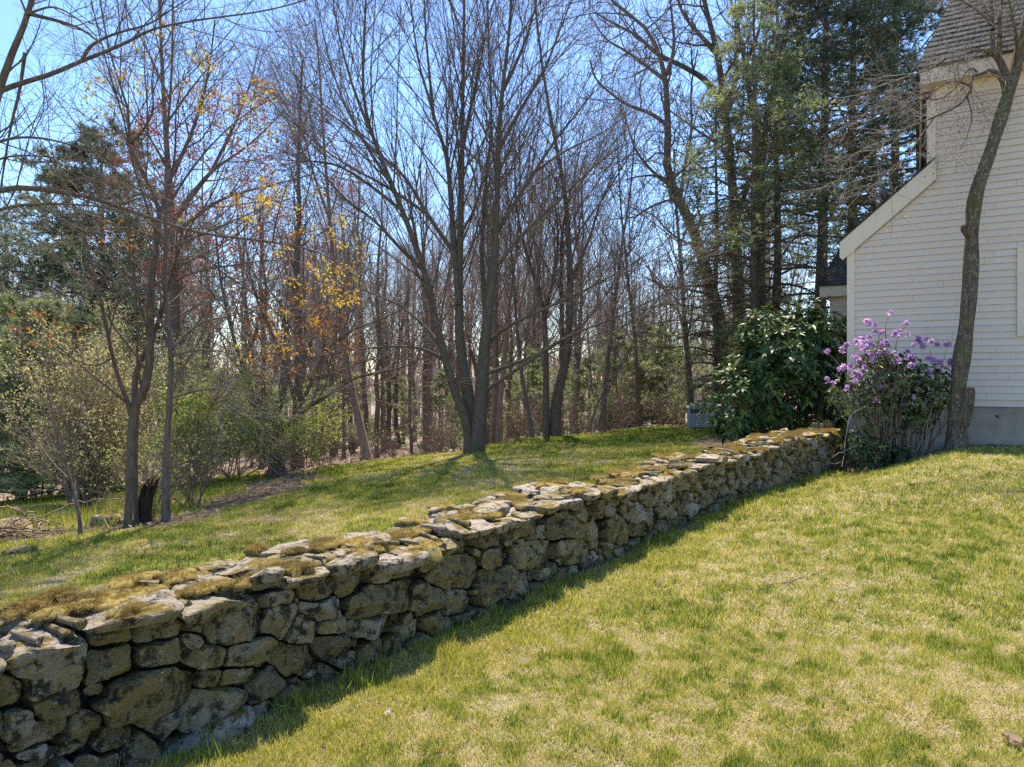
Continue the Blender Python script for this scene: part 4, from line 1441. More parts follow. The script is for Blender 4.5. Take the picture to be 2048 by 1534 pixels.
# ---- tree whose trunk stands outside the frame on the left
stems = [
 ([(-150, 1165), (-140, 900), (-95, 600), (-60, 400), (-20, 240), (12, 137), (31, 90), (55, 35), (72, -30), (100, -160)], 13, 4),
 ([(0, 182), (45, 165), (100, 150), (165, 121), (207, 105), (265, 80), (300, 58), (375, 43), (440, 34), (520, 24), (600, 5), (690, -30)], 5.5, 1.2, 0, .8),
 ([(60, 28), (130, 45), (168, 60), (205, 90)], 4, 1.5, 0, .3),
 ([(165, 118), (180, 90), (230, 66), (300, 50), (340, 20), (390, -10)], 3.8, 1., .1, -.5),
 ([(50, 30), (70, 22), (110, 10), (160, 40), (190, 70)], 3, 1., 0, -.5),
 ([(50, 105), (39, 188), (23, 242), (8, 332), (-5, 420)], 3.8, 1.6, .2, .6),
 ([(-80, 500), (-40, 410), (0, 374), (80, 377), (160, 389), (230, 410), (300, 436), (400, 468), (500, 478), (580, 490), (650, 506), (720, 560)], 7.5, 1.4, 0, 1.),
 ([(-90, 560), (-40, 440), (0, 417), (60, 408), (130, 408), (200, 412), (270, 428)], 5, 1.2, 0, -.6),
 ([(-70, 420), (-30, 300), (0, 280), (60, 272), (130, 285), (200, 310), (260, 345), (300, 380)], 4, 1., 0, .9),
 ([(-60, 400), (-30, 330), (20, 310), (80, 312), (150, 318), (220, 335)], 3.2, 1., 0, 1.3),
 ([(545, 485), (552, 440), (570, 380), (600, 310), (612, 240)], 1.9, .6, .7, 1.2),
 ([(585, 492), (600, 470), (640, 455), (700, 460)], 1.6, .6, .8, .9),
 ([(640, 506), (650, 560), (640, 620), (600, 700), (590, 760)], 1.5, .6, .9, 1.)]
LIMB = [dict(per=16, pl=4.5, t0=.25, t1=.99, ang=.8, asd=.25, L=.95, lsd=.4, fall=.3, n=6, up=.10, wob=.13, rr=.5, rmax=.011, tip=.003),
        dict(per=5, t0=.2, ang=.7, asd=.25, L=.42, lsd=.35, fall=.3, n=4, up=.06, wob=.16, rr=.6, rmax=.005, tip=.002),
        dict(per=3, t0=.2, ang=.7, asd=.25, L=.16, lsd=.3, fall=.3, n=3, up=.08, wob=.2, rr=.7, rmax=.003, tip=.0015)]
YEL2 = [(640, 520, 90, 60, .35), (620, 600, 90, 60, .28), (610, 690, 80, 60, .25), (580, 440, 110, 50, .14), (520, 640, 60, 120, .16), (380, 60, 160, 60, .0), (690, 560, 40, 60, .3), (470, 420, 120, 50, .05)]
traced_tree('spreading_tree', 'grey limbed tree leaning in from outside the frame with long drooping boughs', 7, stems, LIMB, 106, 'bark_dark', 'twig', 10,
            leafer=leaf_clusters(YEL2, 'yellow_leaf', 7, .045, .027, .03))
# orange-leaved spindly tree hanging over the shrubs
stems = [([(596, 940), (592, 850), (598, 760), (600, 690), (590, 560), (600, 440), (595, 330), (600, 220), (605, 120)], 12, 2),
         ([(565, 865), (600, 825), (640, 800), (680, 775), (720, 750), (800, 738), (850, 715)], 6, 1., -.5, -2),
         ([(595, 830), (620, 770), (650, 700), (700, 660), (760, 640), (820, 610)], 5, 1, -.3, -1.8),
         ([(590, 800), (560, 700), (530, 640), (500, 560), (490, 470)], 5, 1, 0, -1.),
         ([(548, 880), (553, 830), (565, 790), (578, 740), (575, 680), (560, 600)], 9, 3, -.6, -.9),
         ([(520, 900), (512, 840), (505, 780), (480, 720), (460, 650), (440, 560), (430, 450)], 7, 2, -.6, -.4)]
traced_tree('crooked_tree', 'dark crooked tree with a low bent limb and orange leaf tufts above the green shrubs', 17, stems, RED, 107, 'bark_dark', 'twig', 9,
            leafer=leaf_clusters([(600, 680, 120, 90, .16), (560, 740, 130, 60, .14), (520, 640, 60, 90, .1), (640, 600, 60, 80, .1)], 'orange_leaf', 6, .085, .05, .07))

WOOD = [dict(per=22, pl=2.0, t0=.3, t1=.98, ang=.6, asd=.2, L=3.0, lsd=.35, fall=.5, n=6, up=.07, wob=.09, rr=.4, rmax=.04, tip=.008),
        dict(per=7, t0=.2, ang=.65, asd=.2, L=1.2, lsd=.35, fall=.4, n=4, up=.06, wob=.12, rr=.6, rmax=.012, tip=.0045),
        dict(per=4, t0=.2, ang=.65, asd=.25, L=.55, lsd=.35, fall=.3, n=3, up=.08, wob=.15, rr=.7, rmax=.006, tip=.003)]
OAK = [dict(per=20, pl=1.9, t0=.25, t1=.98, ang=.9, asd=.25, L=2.4, lsd=.4, fall=.4, n=8, up=.06, wob=.24, rr=.5, rmax=.05, tip=.010),
       dict(per=7, t0=.2, ang=.8, asd=.25, L=1.0, lsd=.4, fall=.35, n=6, up=.05, wob=.26, rr=.6, rmax=.02, tip=.007),
       dict(per=4, t0=.2, ang=.8, asd=.25, L=.4, lsd=.4, fall=.3, n=4, up=.08, wob=.25, rr=.7, rmax=.010, tip=.005)]
traced_tree('leaning_tree', 'bare brown tree leaning strongly over from the edge of the lawn', 18, [
 ([(738, 927), (727, 880), (708, 800), (695, 740), (684, 680), (675, 600), (665, 520), (660, 440), (655, 380), (645, 250), (640, 150), (630, 40)], 9.5, 1.8, 0, 1.),
 ([(684, 690), (700, 600), (720, 520), (730, 430)], 4, 1, 0, 1.), ([(660, 440), (630, 360), (610, 280), (590, 180)], 3.5, 1, .5, 0)], WOOD, 108, 'bark_tan', 'twig', 9)
traced_tree('twin_trunk_tree', 'pair of dark upright trunks joined at the base beyond the maple', 19, [
 ([(1114, 888), (1109, 808), (1126, 746), (1137, 688), (1140, 620), (1140, 534), (1135, 450), (1130, 380), (1110, 280), (1095, 200), (1080, 100), (1070, 0)], 12, 2, 0, .6),
 ([(1093, 888), (1092, 808), (1092, 705), (1089, 620), (1068, 551), (1044, 480), (1030, 400), (1030, 300)], 8, 1.5, 0, -.5),
 ([(1126, 750), (1124, 640), (1122, 540), (1124, 450), (1150, 350), (1170, 250)], 6, 1.2, .2, 1.),
 ([(1090, 620), (1110, 550), (1118, 460), (1105, 370)], 5, 1.2, 0, 1), ([(1140, 560), (1180, 480), (1200, 400), (1240, 330)], 4, 1., 0, 1.)], WOOD, 109, 'bark_dark', 'twig', 9)
traced_tree('woodland_tree', 'thin dark trunk leaning towards the maple from the lawn crest', 19, [
 ([(1070, 892), (1062, 850), (1052, 800), (1042, 740), (1033, 650), (1030, 600), (1022, 500), (1015, 400), (1010, 300)], 6.5, 1.5, 0, .5)], WOOD, 110, 'bark_brown', 'twig', 8)
traced_tree('woodland_tree', 'tan barked slim tree close behind the maple trunk', 21, [
 ([(998, 892), (1000, 800), (1010, 700), (1020, 600), (1033, 500), (1040, 400), (1040, 260)], 6.5, 1.5, 0, .5),
 ([(985, 892), (987, 800), (990, 700), (985, 600), (975, 500)], 5, 1.5, .2, .5)], WOOD, 111, 'bark_tan', 'twig', 8)
traced_tree('woodland_tree', 'straight dark slim tree between the crooked oak and the leaning trunks', 22, [
 ([(1277, 868), (1276, 800), (1273, 720), (1268, 650), (1260, 600), (1250, 500), (1240, 400), (1235, 280)], 6, 1.4, 0, .5)], WOOD, 112, 'bark_dark', 'twig', 8)
traced_tree('woodland_tree', 'brown slim tree leaning away from the twin trunks with stiff low shoots', 20, [
 ([(1203, 885), (1208, 800), (1215, 720), (1225, 640), (1235, 560), (1245, 480), (1262, 380), (1270, 260)], 6.5, 1.5, 0, .8),
 ([(1190, 885), (1200, 830), (1220, 770), (1262, 700), (1290, 650)], 2.6, .9, -.3, -.5), ([(1170, 888), (1195, 800), (1240, 730), (1275, 670)], 2.6, .9, -.3, -.5)], WOOD, 113, 'bark_brown', 'twig', 8)
traced_tree('crooked_oak', 'crooked oak with twisting limbs against the open blue sky', 22, [
 ([(1455, 862), (1445, 740), (1440, 640), (1425, 590), (1412, 540), (1399, 497), (1382, 447), (1361, 406), (1341, 364), (1332, 323), (1337, 269), (1335, 228), (1332, 166), (1328, 141), (1316, 103), (1300, 62), (1254, 25), (1215, -5), (1180, -60)], 15, 2.5, 0, 0),
 ([(1333, 250), (1303, 226), (1254, 211), (1221, 186), (1190, 160), (1180, 120)], 4.5, 1.4, 0, -1.5),
 ([(1345, 375), (1300, 340), (1270, 300), (1255, 250), (1240, 210)], 4, 1.2, 0, 1),
 ([(1332, 150), (1350, 100), (1345, 40), (1335, -40)], 5, 1.6, 0, 1),
 ([(1330, 160), (1290, 130), (1250, 100), (1210, 80), (1180, 30)], 4.5, 1.4, 0, 1.5),
 ([(1338, 360), (1310, 350), (1280, 352), (1250, 360)], 3.2, 1.2, 0, -1.),
 ([(1360, 400), (1370, 330), (1385, 260), (1380, 180), (1395, 100)], 4.5, 1.3, 0, 1)], OAK, 114, 'bark_brown', 'twig', 10)
traced_tree('ash_tree', 'tall pale ash with heavy rising limbs behind the feathery green boughs', 23, [
 ([(1484, 866), (1478, 700), (1475, 560), (1470, 450), (1465, 373), (1457, 269), (1448, 228), (1444, 174), (1436, 108), (1424, 62), (1407, 0), (1395, -80)], 13, 4, 0, 0),
 ([(1446, 207), (1415, 161), (1366, 132), (1312, 108), (1275, 70), (1225, 46), (1190, 25)], 7, 1.6, 0, -1),
 ([(1450, 230), (1475, 150), (1470, 80), (1478, 0), (1490, -60)], 7, 2, 0, 1),
 ([(1436, 110), (1400, 70), (1365, 30), (1350, -20)], 6, 2, 0, .8),
 ([(1462, 330), (1440, 290), (1400, 265), (1380, 250), (1330, 215)], 4.5, 1.4, 0, 1.5),
 ([(1470, 440), (1500, 360), (1530, 290), (1540, 230), (1530, 120)], 6, 2, 0, 1.5)], OAK, 115, 'bark_grey', 'twig', 10)
traced_tree('ash_tree', 'thick upright ash trunk with spreading upper limbs next to the dark pines', 21, [
 ([(1527, 866), (1524, 740), (1520, 600), (1519, 497), (1521, 373), (1523, 290), (1540, 207), (1564, 104), (1573, 62), (1580, 0), (1590, -80)], 14, 4, 0, 0),
 ([(1524, 290), (1500, 200), (1490, 120), (1470, 40), (1455, -30)], 8, 2, 0, 1),
 ([(1555, 140), (1580, 105), (1620, 82), (1676, 72), (1720, 60)], 6, 2, 0, -1.2),
 ([(1528, 270), (1550, 180), (1590, 120), (1610, 40), (1640, -30)], 6, 2, 0, 1.5),
 ([(1490, 130), (1520, 60), (1530, 0)], 5, 2, 1, 1)], OAK, 116, 'bark_grey', 'twig', 10)
traced_tree('woodland_tree', 'slim tree furred with small green growth beside the generator', 20, [
 ([(1384, 864), (1378, 740), (1370, 660), (1364, 550), (1356, 460), (1350, 380), (1348, 300)], 7, 2, 0, .4)], WOOD, 117, 'bark_brown', 'twig', 8,
 leafer=leaf_clusters([(1375, 600, 60, 300, .25)], 'pine_pale', 5, .10, .03, .09, 'foliage'))

# ---- the tree close to the house, with drooping twiggy boughs
stems = [
 ([(1914, 897), (1914, 850), (1914, 800), (1920, 740), (1932, 660), (1939, 590), (1942, 540), (1943, 470), (1948, 400), (1962, 355), (1977, 315), (1996, 255), (2013, 200), (2025, 165), (2036, 120), (2050, 60), (2070, -20)], 16.5, 10),
 ([(2014, 185), (2012, 150), (2000, 120), (1985, 105), (1985, 60), (1982, 0), (1984, -60)], 9, 3, 0, .2),
 ([(2010, 178), (2003, 155), (1990, 143), (1978, 140), (1962, 148), (1945, 152), (1941, 170), (1942, 185)], 6, 2.5, 0, -.3),
 ([(1992, 108), (1965, 100), (1945, 102), (1920, 112), (1890, 118)], 5, 1.8, 0, -.4),
 ([(1942, 180), (1925, 205), (1900, 220), (1868, 234), (1830, 250), (1790, 268), (1750, 300), (1710, 335), (1670, 368), (1640, 380)], 3, .7, -.3, -1.4),
 ([(1942, 172), (1910, 160), (1880, 172), (1850, 200), (1800, 215), (1760, 225), (1720, 235)], 2.6, .7, -.2, .4),
 ([(1890, 118), (1860, 140), (1820, 150), (1780, 170), (1745, 150)], 2.6, .7, -.3, -.8),
 ([(1985, 60), (1975, 20), (1950, -10)], 4, 1.2, 0, .5),
 ([(1998, 110), (2000, 70), (1998, 20), (2015, -30)], 6, 2, 0, -.3),
 ([(2030, 140), (2036, 95), (2028, 50), (2018, 0)], 5, 1.5, 0, -.5),
 ([(1982, 50), (1965, 28), (1930, 5), (1895, -15)], 3, 1., 0, .4),
 ([(1935, 195), (1945, 230), (1940, 260), (1920, 300)], 1.6, .6, -.3, -.6),
 ([(1868, 235), (1830, 290), (1800, 330), (1760, 370), (1715, 390)], 1.8, .6, -.5, -1.2),
 ([(1960, 150), (1940, 130), (1910, 180), (1870, 205), (1835, 185), (1800, 165)], 2.2, .7, 0, -.9)]
DROOP = [dict(per=12, t0=.25, t1=.99, ang=.75, asd=.25, L=.75, lsd=.35, fall=.3, n=6, up=-.02, wob=.13, rr=.5, rmax=.008, tip=.003),
         dict(per=5, t0=.2, ang=.7, asd=.25, L=.35, lsd=.35, fall=.3, n=4, up=0, wob=.16, rr=.6, rmax=.005, tip=.0025),
         dict(per=3, t0=.2, ang=.7, asd=.25, L=.14, lsd=.3, fall=.3, n=3, up=.05, wob=.2, rr=.7, rmax=.004, tip=.002)]
g = rng(120)
d = 11.2
P, R = stem_arrays(stems, d, 40)
root = thing('dogwood_tree', 'lichen spotted slanting tree in front of the cream siding with drooping pale twigs', 'tree', (P[0, 0, 0], P[0, 0, 1], P[0, 0, 2] + .1))
kn = np.array([0.] * 40); t_ = np.linspace(0, 1, 40)
R[0] *= 1 + .40 * np.exp(-t_ / .02)
R[0] *= 1 + .12 * np.sin(t_ * 37) * (t_ > .05) * .6 + .10 * np.sin(t_ * 61 + 1) * .5
mb = MB(); tubes(mb, P[:1], R[:1], 16); tubes(mb, P[1:], R[1:], 7)
mb.build('trunk', M['bark_lichen'], root)
mb = MB()
sp, sr = resample([W(1922, 850, d - .05), W(1932, 815, d - .12), W(1938, 790, d - .14), W(1938, 775, d - .14)], np.array([15, 13, 11, 9.5]) * d / F, 10)
tubes(mb, sp[None], sr[None], 12); mb.add(sp[-1] + np.array([[0, 0, 0.]] + [[math.cos(a) * sr[-1], math.sin(a) * sr[-1], 0] for a in np.arange(12) * .5236]), np.array([(0, k + 1, (k + 1) % 12 + 1) for k in range(12)]), .5, 0, False)
mb.build('cut_stub', M['bark_lichen'], root)
mb = MB()
sp, sr = resample([W(1940, 470, d - .02), W(1932, 462, d - .06), W(1928, 456, d - .08)], np.array([9, 8, 7.]) * d / F, 8)
tubes(mb, sp[None], sr[None], 10); mb.add(sp[-1] + np.array([[0, 0, 0.]] + [[math.cos(a) * sr[-1], 0, math.sin(a) * sr[-1]] for a in np.arange(10) * .6283]), np.array([(0, k + 1, (k + 1) % 10 + 1) for k in range(10)]), .5, 0, False)
mb.build('cut_stub', M['bark_dark'], root)
gens = grow(P[2:], R[2:], DROOP, g)
mb = MB()
for k, (p, r) in enumerate(gens):
    tubes(mb, p, r, 4 if k == 0 else 3)
tipb = gens[-1][0][:, -1]
tipb = tipb[g.random(len(tipb)) < .5]
leaves(mb, np.repeat(tipb, 2, 0), g.normal(size=(len(tipb) * 2, 3)), g, .035, .02, tint=.5)
mb.build('crown', M['twig_pale'], root)

# ================================================================ woods: a few kinds of bare tree, then copies
def wood_tree(seed, H, r, label, group, leanx=0., fork=False, dense=1., barkn='bark_brown'):
    g = rng(seed)
    n = 22
    t = np.linspace(0, 1, n)
    P = np.stack([np.cumsum(g.normal(0, .05, n)) * H / 16 + leanx * t * H, np.cumsum(g.normal(0, .05, n)) * H / 16, t * H - .15], 1)
    P[:, :2] -= P[0, :2]
    R = r * (1 - t) ** .8 + .012
    R[0] *= 1.3
    Ps, Rs = [P], [R]
    if fork:
        k = int(n * g.uniform(.2, .45))
        q0 = P[k]
        a = g.random() * 6.28
        L = H * .5
        tt = np.linspace(0, 1, n)
        Q = q0 + np.stack([math.cos(a) * L * .28 * tt ** .8, math.sin(a) * L * .28 * tt ** .8, L * tt], 1) + np.cumsum(g.normal(0, .03, (n, 3)), 0) * .5
        Ps.append(Q); Rs.append(R[k] * .75 * (1 - tt) ** .8 + .01)
    P, R = np.stack(Ps), np.stack(Rs)
    root = thing('bare_tree', label, 'tree', (0, 0, 0), group)
    mb = MB(); tubes(mb, P, R, 7); mb.build('trunk', M[barkn], root)
    gens = grow(P, R, [dict(per=int(24 * dense), t0=.28, t1=.99, ang=.62, asd=.2, L=H * .19, lsd=.35, fall=.5, n=6, up=.09, wob=.10, rr=.42, rmax=.05, tip=.008),
                       dict(per=7, t0=.2, ang=.62, asd=.2, L=H * .075, lsd=.35, fall=.4, n=4, up=.07, wob=.12, rr=.6, rmax=.015, tip=.005),
                       dict(per=4, t0=.15, ang=.62, asd=.25, L=H * .034, lsd=.35, fall=.3, n=3, up=.08, wob=.15, rr=.7, rmax=.007, tip=.0035)], g)
    mb = MB()
    for k, (p, r_) in enumerate(gens):
        tubes(mb, p, r_, 4 if k == 0 else 3, m=0 if k == 0 else 1)
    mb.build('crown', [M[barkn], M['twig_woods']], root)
    return root
GW = 'bare trees crowding the woods beyond the lawn'
LAB = ['slim brown bare tree among the crowded woods', 'forked bare tree among the crowded woods', 'straight grey bare tree among the crowded woods', 'tall dark bare tree among the crowded woods']
protos = [wood_tree(201, 15, .14, LAB[0], GW, .02, False, 1., 'bark_brown'), wood_tree(202, 17, .18, LAB[1], GW, -.03, True, 1., 'bark_grey'), wood_tree(203, 14, .11, LAB[2], GW, .04, False, .8, 'bark_grey'),
          wood_tree(204, 18, .20, LAB[3], GW, 0, True, 1.1, 'bark_dark'), wood_tree(205, 13, .10, LAB[0], GW, -.06, False, .8, 'bark_brown'), wood_tree(206, 16, .15, LAB[1], GW, .03, True, 1., 'bark_brown')]
used = set()
def place(k, x, y, g, sc=1.):
    pr = protos[k]
    loc = (x, y, float(ground_z(x, y)))
    if k not in used:
        used.add(k)
        pr.location = loc; pr.rotation_euler = (0, 0, g.random() * 6.28); pr.scale = (sc,) * 3
    else:
        dup(pr, loc, g.random() * 6.28, sc)
g = rng(210)
spots = []
tries = 0
while len(spots) < 165 and tries < 8000:
    tries += 1
    y = 21.5 + 52 * g.random() ** 1.05
    px = g.uniform(-140, 1560)
    if px < 330 and (g.random() < .35 or y < 33):
        continue
    x = (px - 1024) / F * y
    if y < lawn_edge(x) + 1.5:
        continue
    if px > 1330 and y < 25:
        continue
    if any((x - a) ** 2 + (y - b) ** 2 < (.9 + .02 * y) ** 2 for a, b in spots):
        continue
    if 375 < px < 490 and 26 < y < 62 and g.random() < .6:
        continue
    spots.append((x, y))
PH = [15, 17, 14, 18, 13, 16]
for x, y in spots:
    k = int(g.integers(0, 6))
    px = 1024 + x / y * F
    top = g.uniform(np.interp(px, [0, 400, 700, 1000, 1150, 1230, 1400, 1560], [400, 370, 300, 280, 310, 470, 480, 300]), 580)
    H_ = (757 - top) / F * y + CAM_H - float(ground_z(x, y))
    place(k, x, y, g, H_ / PH[k])

# distant woods closing the horizon: nobody could count these
g = rng(220)
mb = MB()
n = 420
y = g.uniform(80, 150, n); x = (g.uniform(-350, 1750, n) - 1024) / F * y
gz = ground_z(x, y)
H = g.uniform(9, 14, n)
t = np.linspace(0, 1, 6)
P = np.stack([x[:, None] + g.normal(0, .4, (n, 6)) * t, y[:, None] + 0 * t, gz[:, None] - .3 + H[:, None] * t], -1)
R = (.16 * (1 - t) + .02)[None] * g.uniform(.7, 1.3, n)[:, None]
tubes(mb, P, R, 4)
p1, r1 = spawn(P, R, 20, g, t0=.2, ang=.6, L=3.2, n=4, up=.1, wob=.12, rr=.5, rmax=.06, tip=.02)
tubes(mb, p1, r1, 3)
p2, r2 = spawn(p1, r1, 6, g, t0=.15, ang=.65, L=1.5, n=3, up=.08, wob=.14, rr=.6, rmax=.03, tip=.014)
tubes(mb, p2, r2, 3)
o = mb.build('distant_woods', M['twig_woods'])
tag(o, 'grey haze of bare far off woods closing the horizon', 'woods', kind='stuff')

# ================================================================ brush along the wood's edge
def brush(seed, H, stems_, label, group, leafm=None, leafn=0, Lf=.06, spread=.35, barkn='shrub_stem', name='brush_shrub', catn='shrub'):
    g = rng(seed)
    n = 8
    a = g.random(stems_) * 6.28
    tilt = np.abs(g.normal(0, spread, stems_))
    t = np.linspace(0, 1, n)
    L = H * g.uniform(.55, 1.05, stems_)
    base = np.stack([g.normal(0, .09, stems_), g.normal(0, .09, stems_), np.full(stems_, -.05)], 1) * max(.6, H / 2)
    D = np.stack([np.cos(a) * np.sin(tilt), np.sin(a) * np.sin(tilt), np.cos(tilt)], 1)
    P = base[:, None] + D[:, None] * (L[:, None] * t)[..., None] + np.cumsum(g.normal(0, .018 * H, (stems_, n, 3)), 1) * t[None, :, None]
    P[..., 2] -= (.06 * L[:, None] * np.sin(tilt)[:, None]) * t ** 2
    R = (np.full(stems_, .007 * H)[:, None] * (1 - .8 * t)[None])
    root = thing(name, label, catn, (0, 0, 0), group)
    g1 = spawn(P, R, 9, g, t0=.2, ang=.6, L=H * .30, n=4, up=.08, wob=.14, rr=.6, rmax=.01, tip=.003)
    g2 = spawn(*g1, 5, g, t0=.2, ang=.65, L=H * .13, n=3, up=.05, wob=.15, rr=.7, rmax=.006, tip=.0025)
    mb = MB(); tubes(mb, P, R, 5); tubes(mb, *g1, 3); tubes(mb, *g2, 3)
    mb.build('stems', M[barkn], root)
    if leafm:
        src = np.concatenate([g2[0].reshape(-1, 3), g1[0][:, 1:].reshape(-1, 3)])
        src = src[src[:, 2] > H * .18]
        idx = g.integers(0, len(src), leafn)
        # leaf clumps of uneven density
        dens = fbm(src[idx] * (2.6 / H * 1.6), 2, seed)
        idx = idx[dens > .42]
        p = src[idx] + g.normal(0, .03 * H ** .5, (len(idx), 3))
        mb = MB()
        leaves(mb, p, g.normal(size=p.shape) + np.array([0, 0, .3]), g, Lf * g.uniform(.6, 1.3, len(p)), Lf * .5, tint=np.clip(g.normal(.5, .22, len(p)), 0, 1))
        mb.build('foliage', M[leafm], root)
    return root
def put(root, px, py, d, rot=0., sc=1.):
    p = W(px, py, d)
    root.location = (p[0], p[1], float(ground_z(p[0], p[1])))
    root.rotation_euler = (0, 0, rot)
    root.scale = (sc,) * 3
    return root
GB_ = 'low bare brush at the edge of the woods'
bp = [brush(301, 1.7, 9, 'low twiggy bare brush at the edge of the woods', GB_, 'olive', 60, .06, barkn='twig'), brush(302, 2.6, 7, 'low twiggy bare brush at the edge of the woods', GB_, 'olive', 300, .06, barkn='twig'), brush(303, 1.2, 12, 'low twiggy bare brush at the edge of the woods', GB_, 'olive', 80, .06, barkn='twig')]
g = rng(310)
for k in range(34):
    px = g.uniform(330, 1370); y = g.uniform(19.3, 30)
    x = (px - 1024) / F * y
    if y < lawn_edge(x) + .5:
        y = float(lawn_edge(x)) + g.uniform(.6, 3)
        x = (px - 1024) / F * y
    loc = (x, y, float(ground_z(x, y)))
    sc = g.uniform(.7, 1.25)
    if k < 3:
        bp[k].location = loc; bp[k].scale = (sc,) * 3
    else:
        dup(bp[k % 3], loc, g.random() * 6.28, sc)

put(brush(321, 2.9, 42, 'vase shaped many stemmed shrub with pale green leaves behind the leaning sapling', None, 'olive', 15000, .055, .42, name='vase_shrub'), 170, 1010, 11.9)
put(brush(322, 2.4, 12, 'bright green leafing shrub straight behind the slender tree', None, 'spring', 8000, .065, .5, name='leafing_shrub'), 395, 985, 14.2)
put(brush(323, 2.3, 13, 'widest bright green leafing shrub between the slender tree and the stump', None, 'spring', 9000, .065, .55, name='leafing_shrub'), 470, 965, 15.8)
put(brush(324, 1.7, 12, 'fresh green bushy shoots sprouting around the grey stump at the lawn edge', None, 'spring', 5200, .07, .35, name='leafing_shrub'), 553, 955, 14.95)
put(brush(325, 1.6, 16, 'arching thin stemmed shrub beside the slender tree foot', None, 'spring', 700, .05, .75, name='arching_shrub'), 385, 1020, 10.4)
put(brush(326, 1.2, 9, 'sparse green twiggy shrub around the broken black stump', None, 'spring', 420, .045, .55, name='stump_shrub'), 290, 1050, 9.3)
put(brush(327, 4.4, 14, 'tall olive yellow leafing shrub under the dark pine', None, 'olive', 17000, .07, .5, name='tall_shrub'), 70, 960, 17.5)
put(brush(328, 3.9, 13, 'olive leafing shrub between the forked tree and the pine trunk', None, 'olive', 15000, .07, .45, name='tall_shrub'), 235, 965, 16.5)
put(brush(329, 2.6, 10, 'yellow green leafing shrub low behind the crooked tree', None, 'spring', 2600, .07, .45, name='leafing_shrub'), 620, 930, 19.)
put(brush(330, 3.4, 12, 'olive leafing shrub just beyond the slender tree trunk', None, 'olive', 12000, .065, .45, name='tall_shrub'), 350, 965, 16.)

# stump, brush heap
g = rng(340)
p = W(284, 1050, 9.05)
z = float(ground_z(p[0], p[1]))
mb = MB()
t = np.linspace(0, 1, 8)
Pp = np.stack([p[0] + .02 * np.sin(t * 5) + .09 * t ** 2, p[1] + 0 * t, z - .06 + .46 * t], 1)[None]
Rr = (.11 * (1 - .3 * t) * (1 + .15 * np.sin(t * 11)))[None]
Rr[0, -1] *= .35
tubes(mb, Pp, Rr, 11)
for k in range(5):
    a = k * 1.3
    q, r_ = resample([p + np.array([.05 * math.cos(a) + .05, .05 * math.sin(a), z - p[2] + .3]), p + np.array([.07 * math.cos(a) + .1, .07 * math.sin(a), z - p[2] + .48]), p + np.array([.08 * math.cos(a) + .16, .08 * math.sin(a), z - p[2] + .5 + .12 * g.random()])], [.04, .025, .004], 6)
    tubes(mb, q[None], r_[None], 5)
tag(mb.build('broken_stump', M['deadwood']), 'rotten black broken stump next to the forked tree', 'stump')
p = W(553, 962, 15.3)
z = float(ground_z(p[0], p[1]))
mb = MB()
t = np.linspace(0, 1, 7)
tubes(mb, np.stack([p[0] + .03 * t, p[1] + 0 * t, z - .06 + .62 * t], 1)[None], (.22 * (1 - .25 * t) * (1 + .1 * np.sin(t * 9)))[None], 12)
mb.add(np.vstack([[p[0] + .03, p[1], z + .54]] + [[p[0] + .03 + .163 * math.cos(a), p[1] + .163 * math.sin(a), z + .555] for a in np.arange(12) * .5236]), np.array([(0, k + 1, (k + 1) % 12 + 1) for k in range(12)]), .5, 0, False)
tag(mb.build('tree_stump', M['bark_dark']), 'grey cut stump at the lawn edge wrapped in green shoots', 'stump')
mb = MB()
p = W(30, 1062, 8.4)
z = float(ground_z(p[0], p[1]))
n = 60
P0 = np.stack([p[0] + g.normal(0, .35, n), p[1] + g.normal(0, .2, n), z + .02 + np.abs(g.normal(0, .12, n))], 1)
a = g.random(n) * 6.28
D = np.stack([np.cos(a), np.sin(a) * .6, g.normal(.05, .18, n)], 1) * g.uniform(.25, .75, n)[:, None]
t = np.linspace(-.5, .5, 6)
Q = P0[:, None] + D[:, None] * t[None, :, None] + g.normal(0, .02, (n, 6, 3))
Q[..., 2] = np.maximum(Q[..., 2], z + .01)
tubes(mb, Q, np.full((n, 6), .007) * g.uniform(.5, 1.5, n)[:, None], 4)
tag(mb.build('brush_heap', M['shrub_stem']), 'low heap of cut brown brushwood over a grey boulder', 'brush heap')

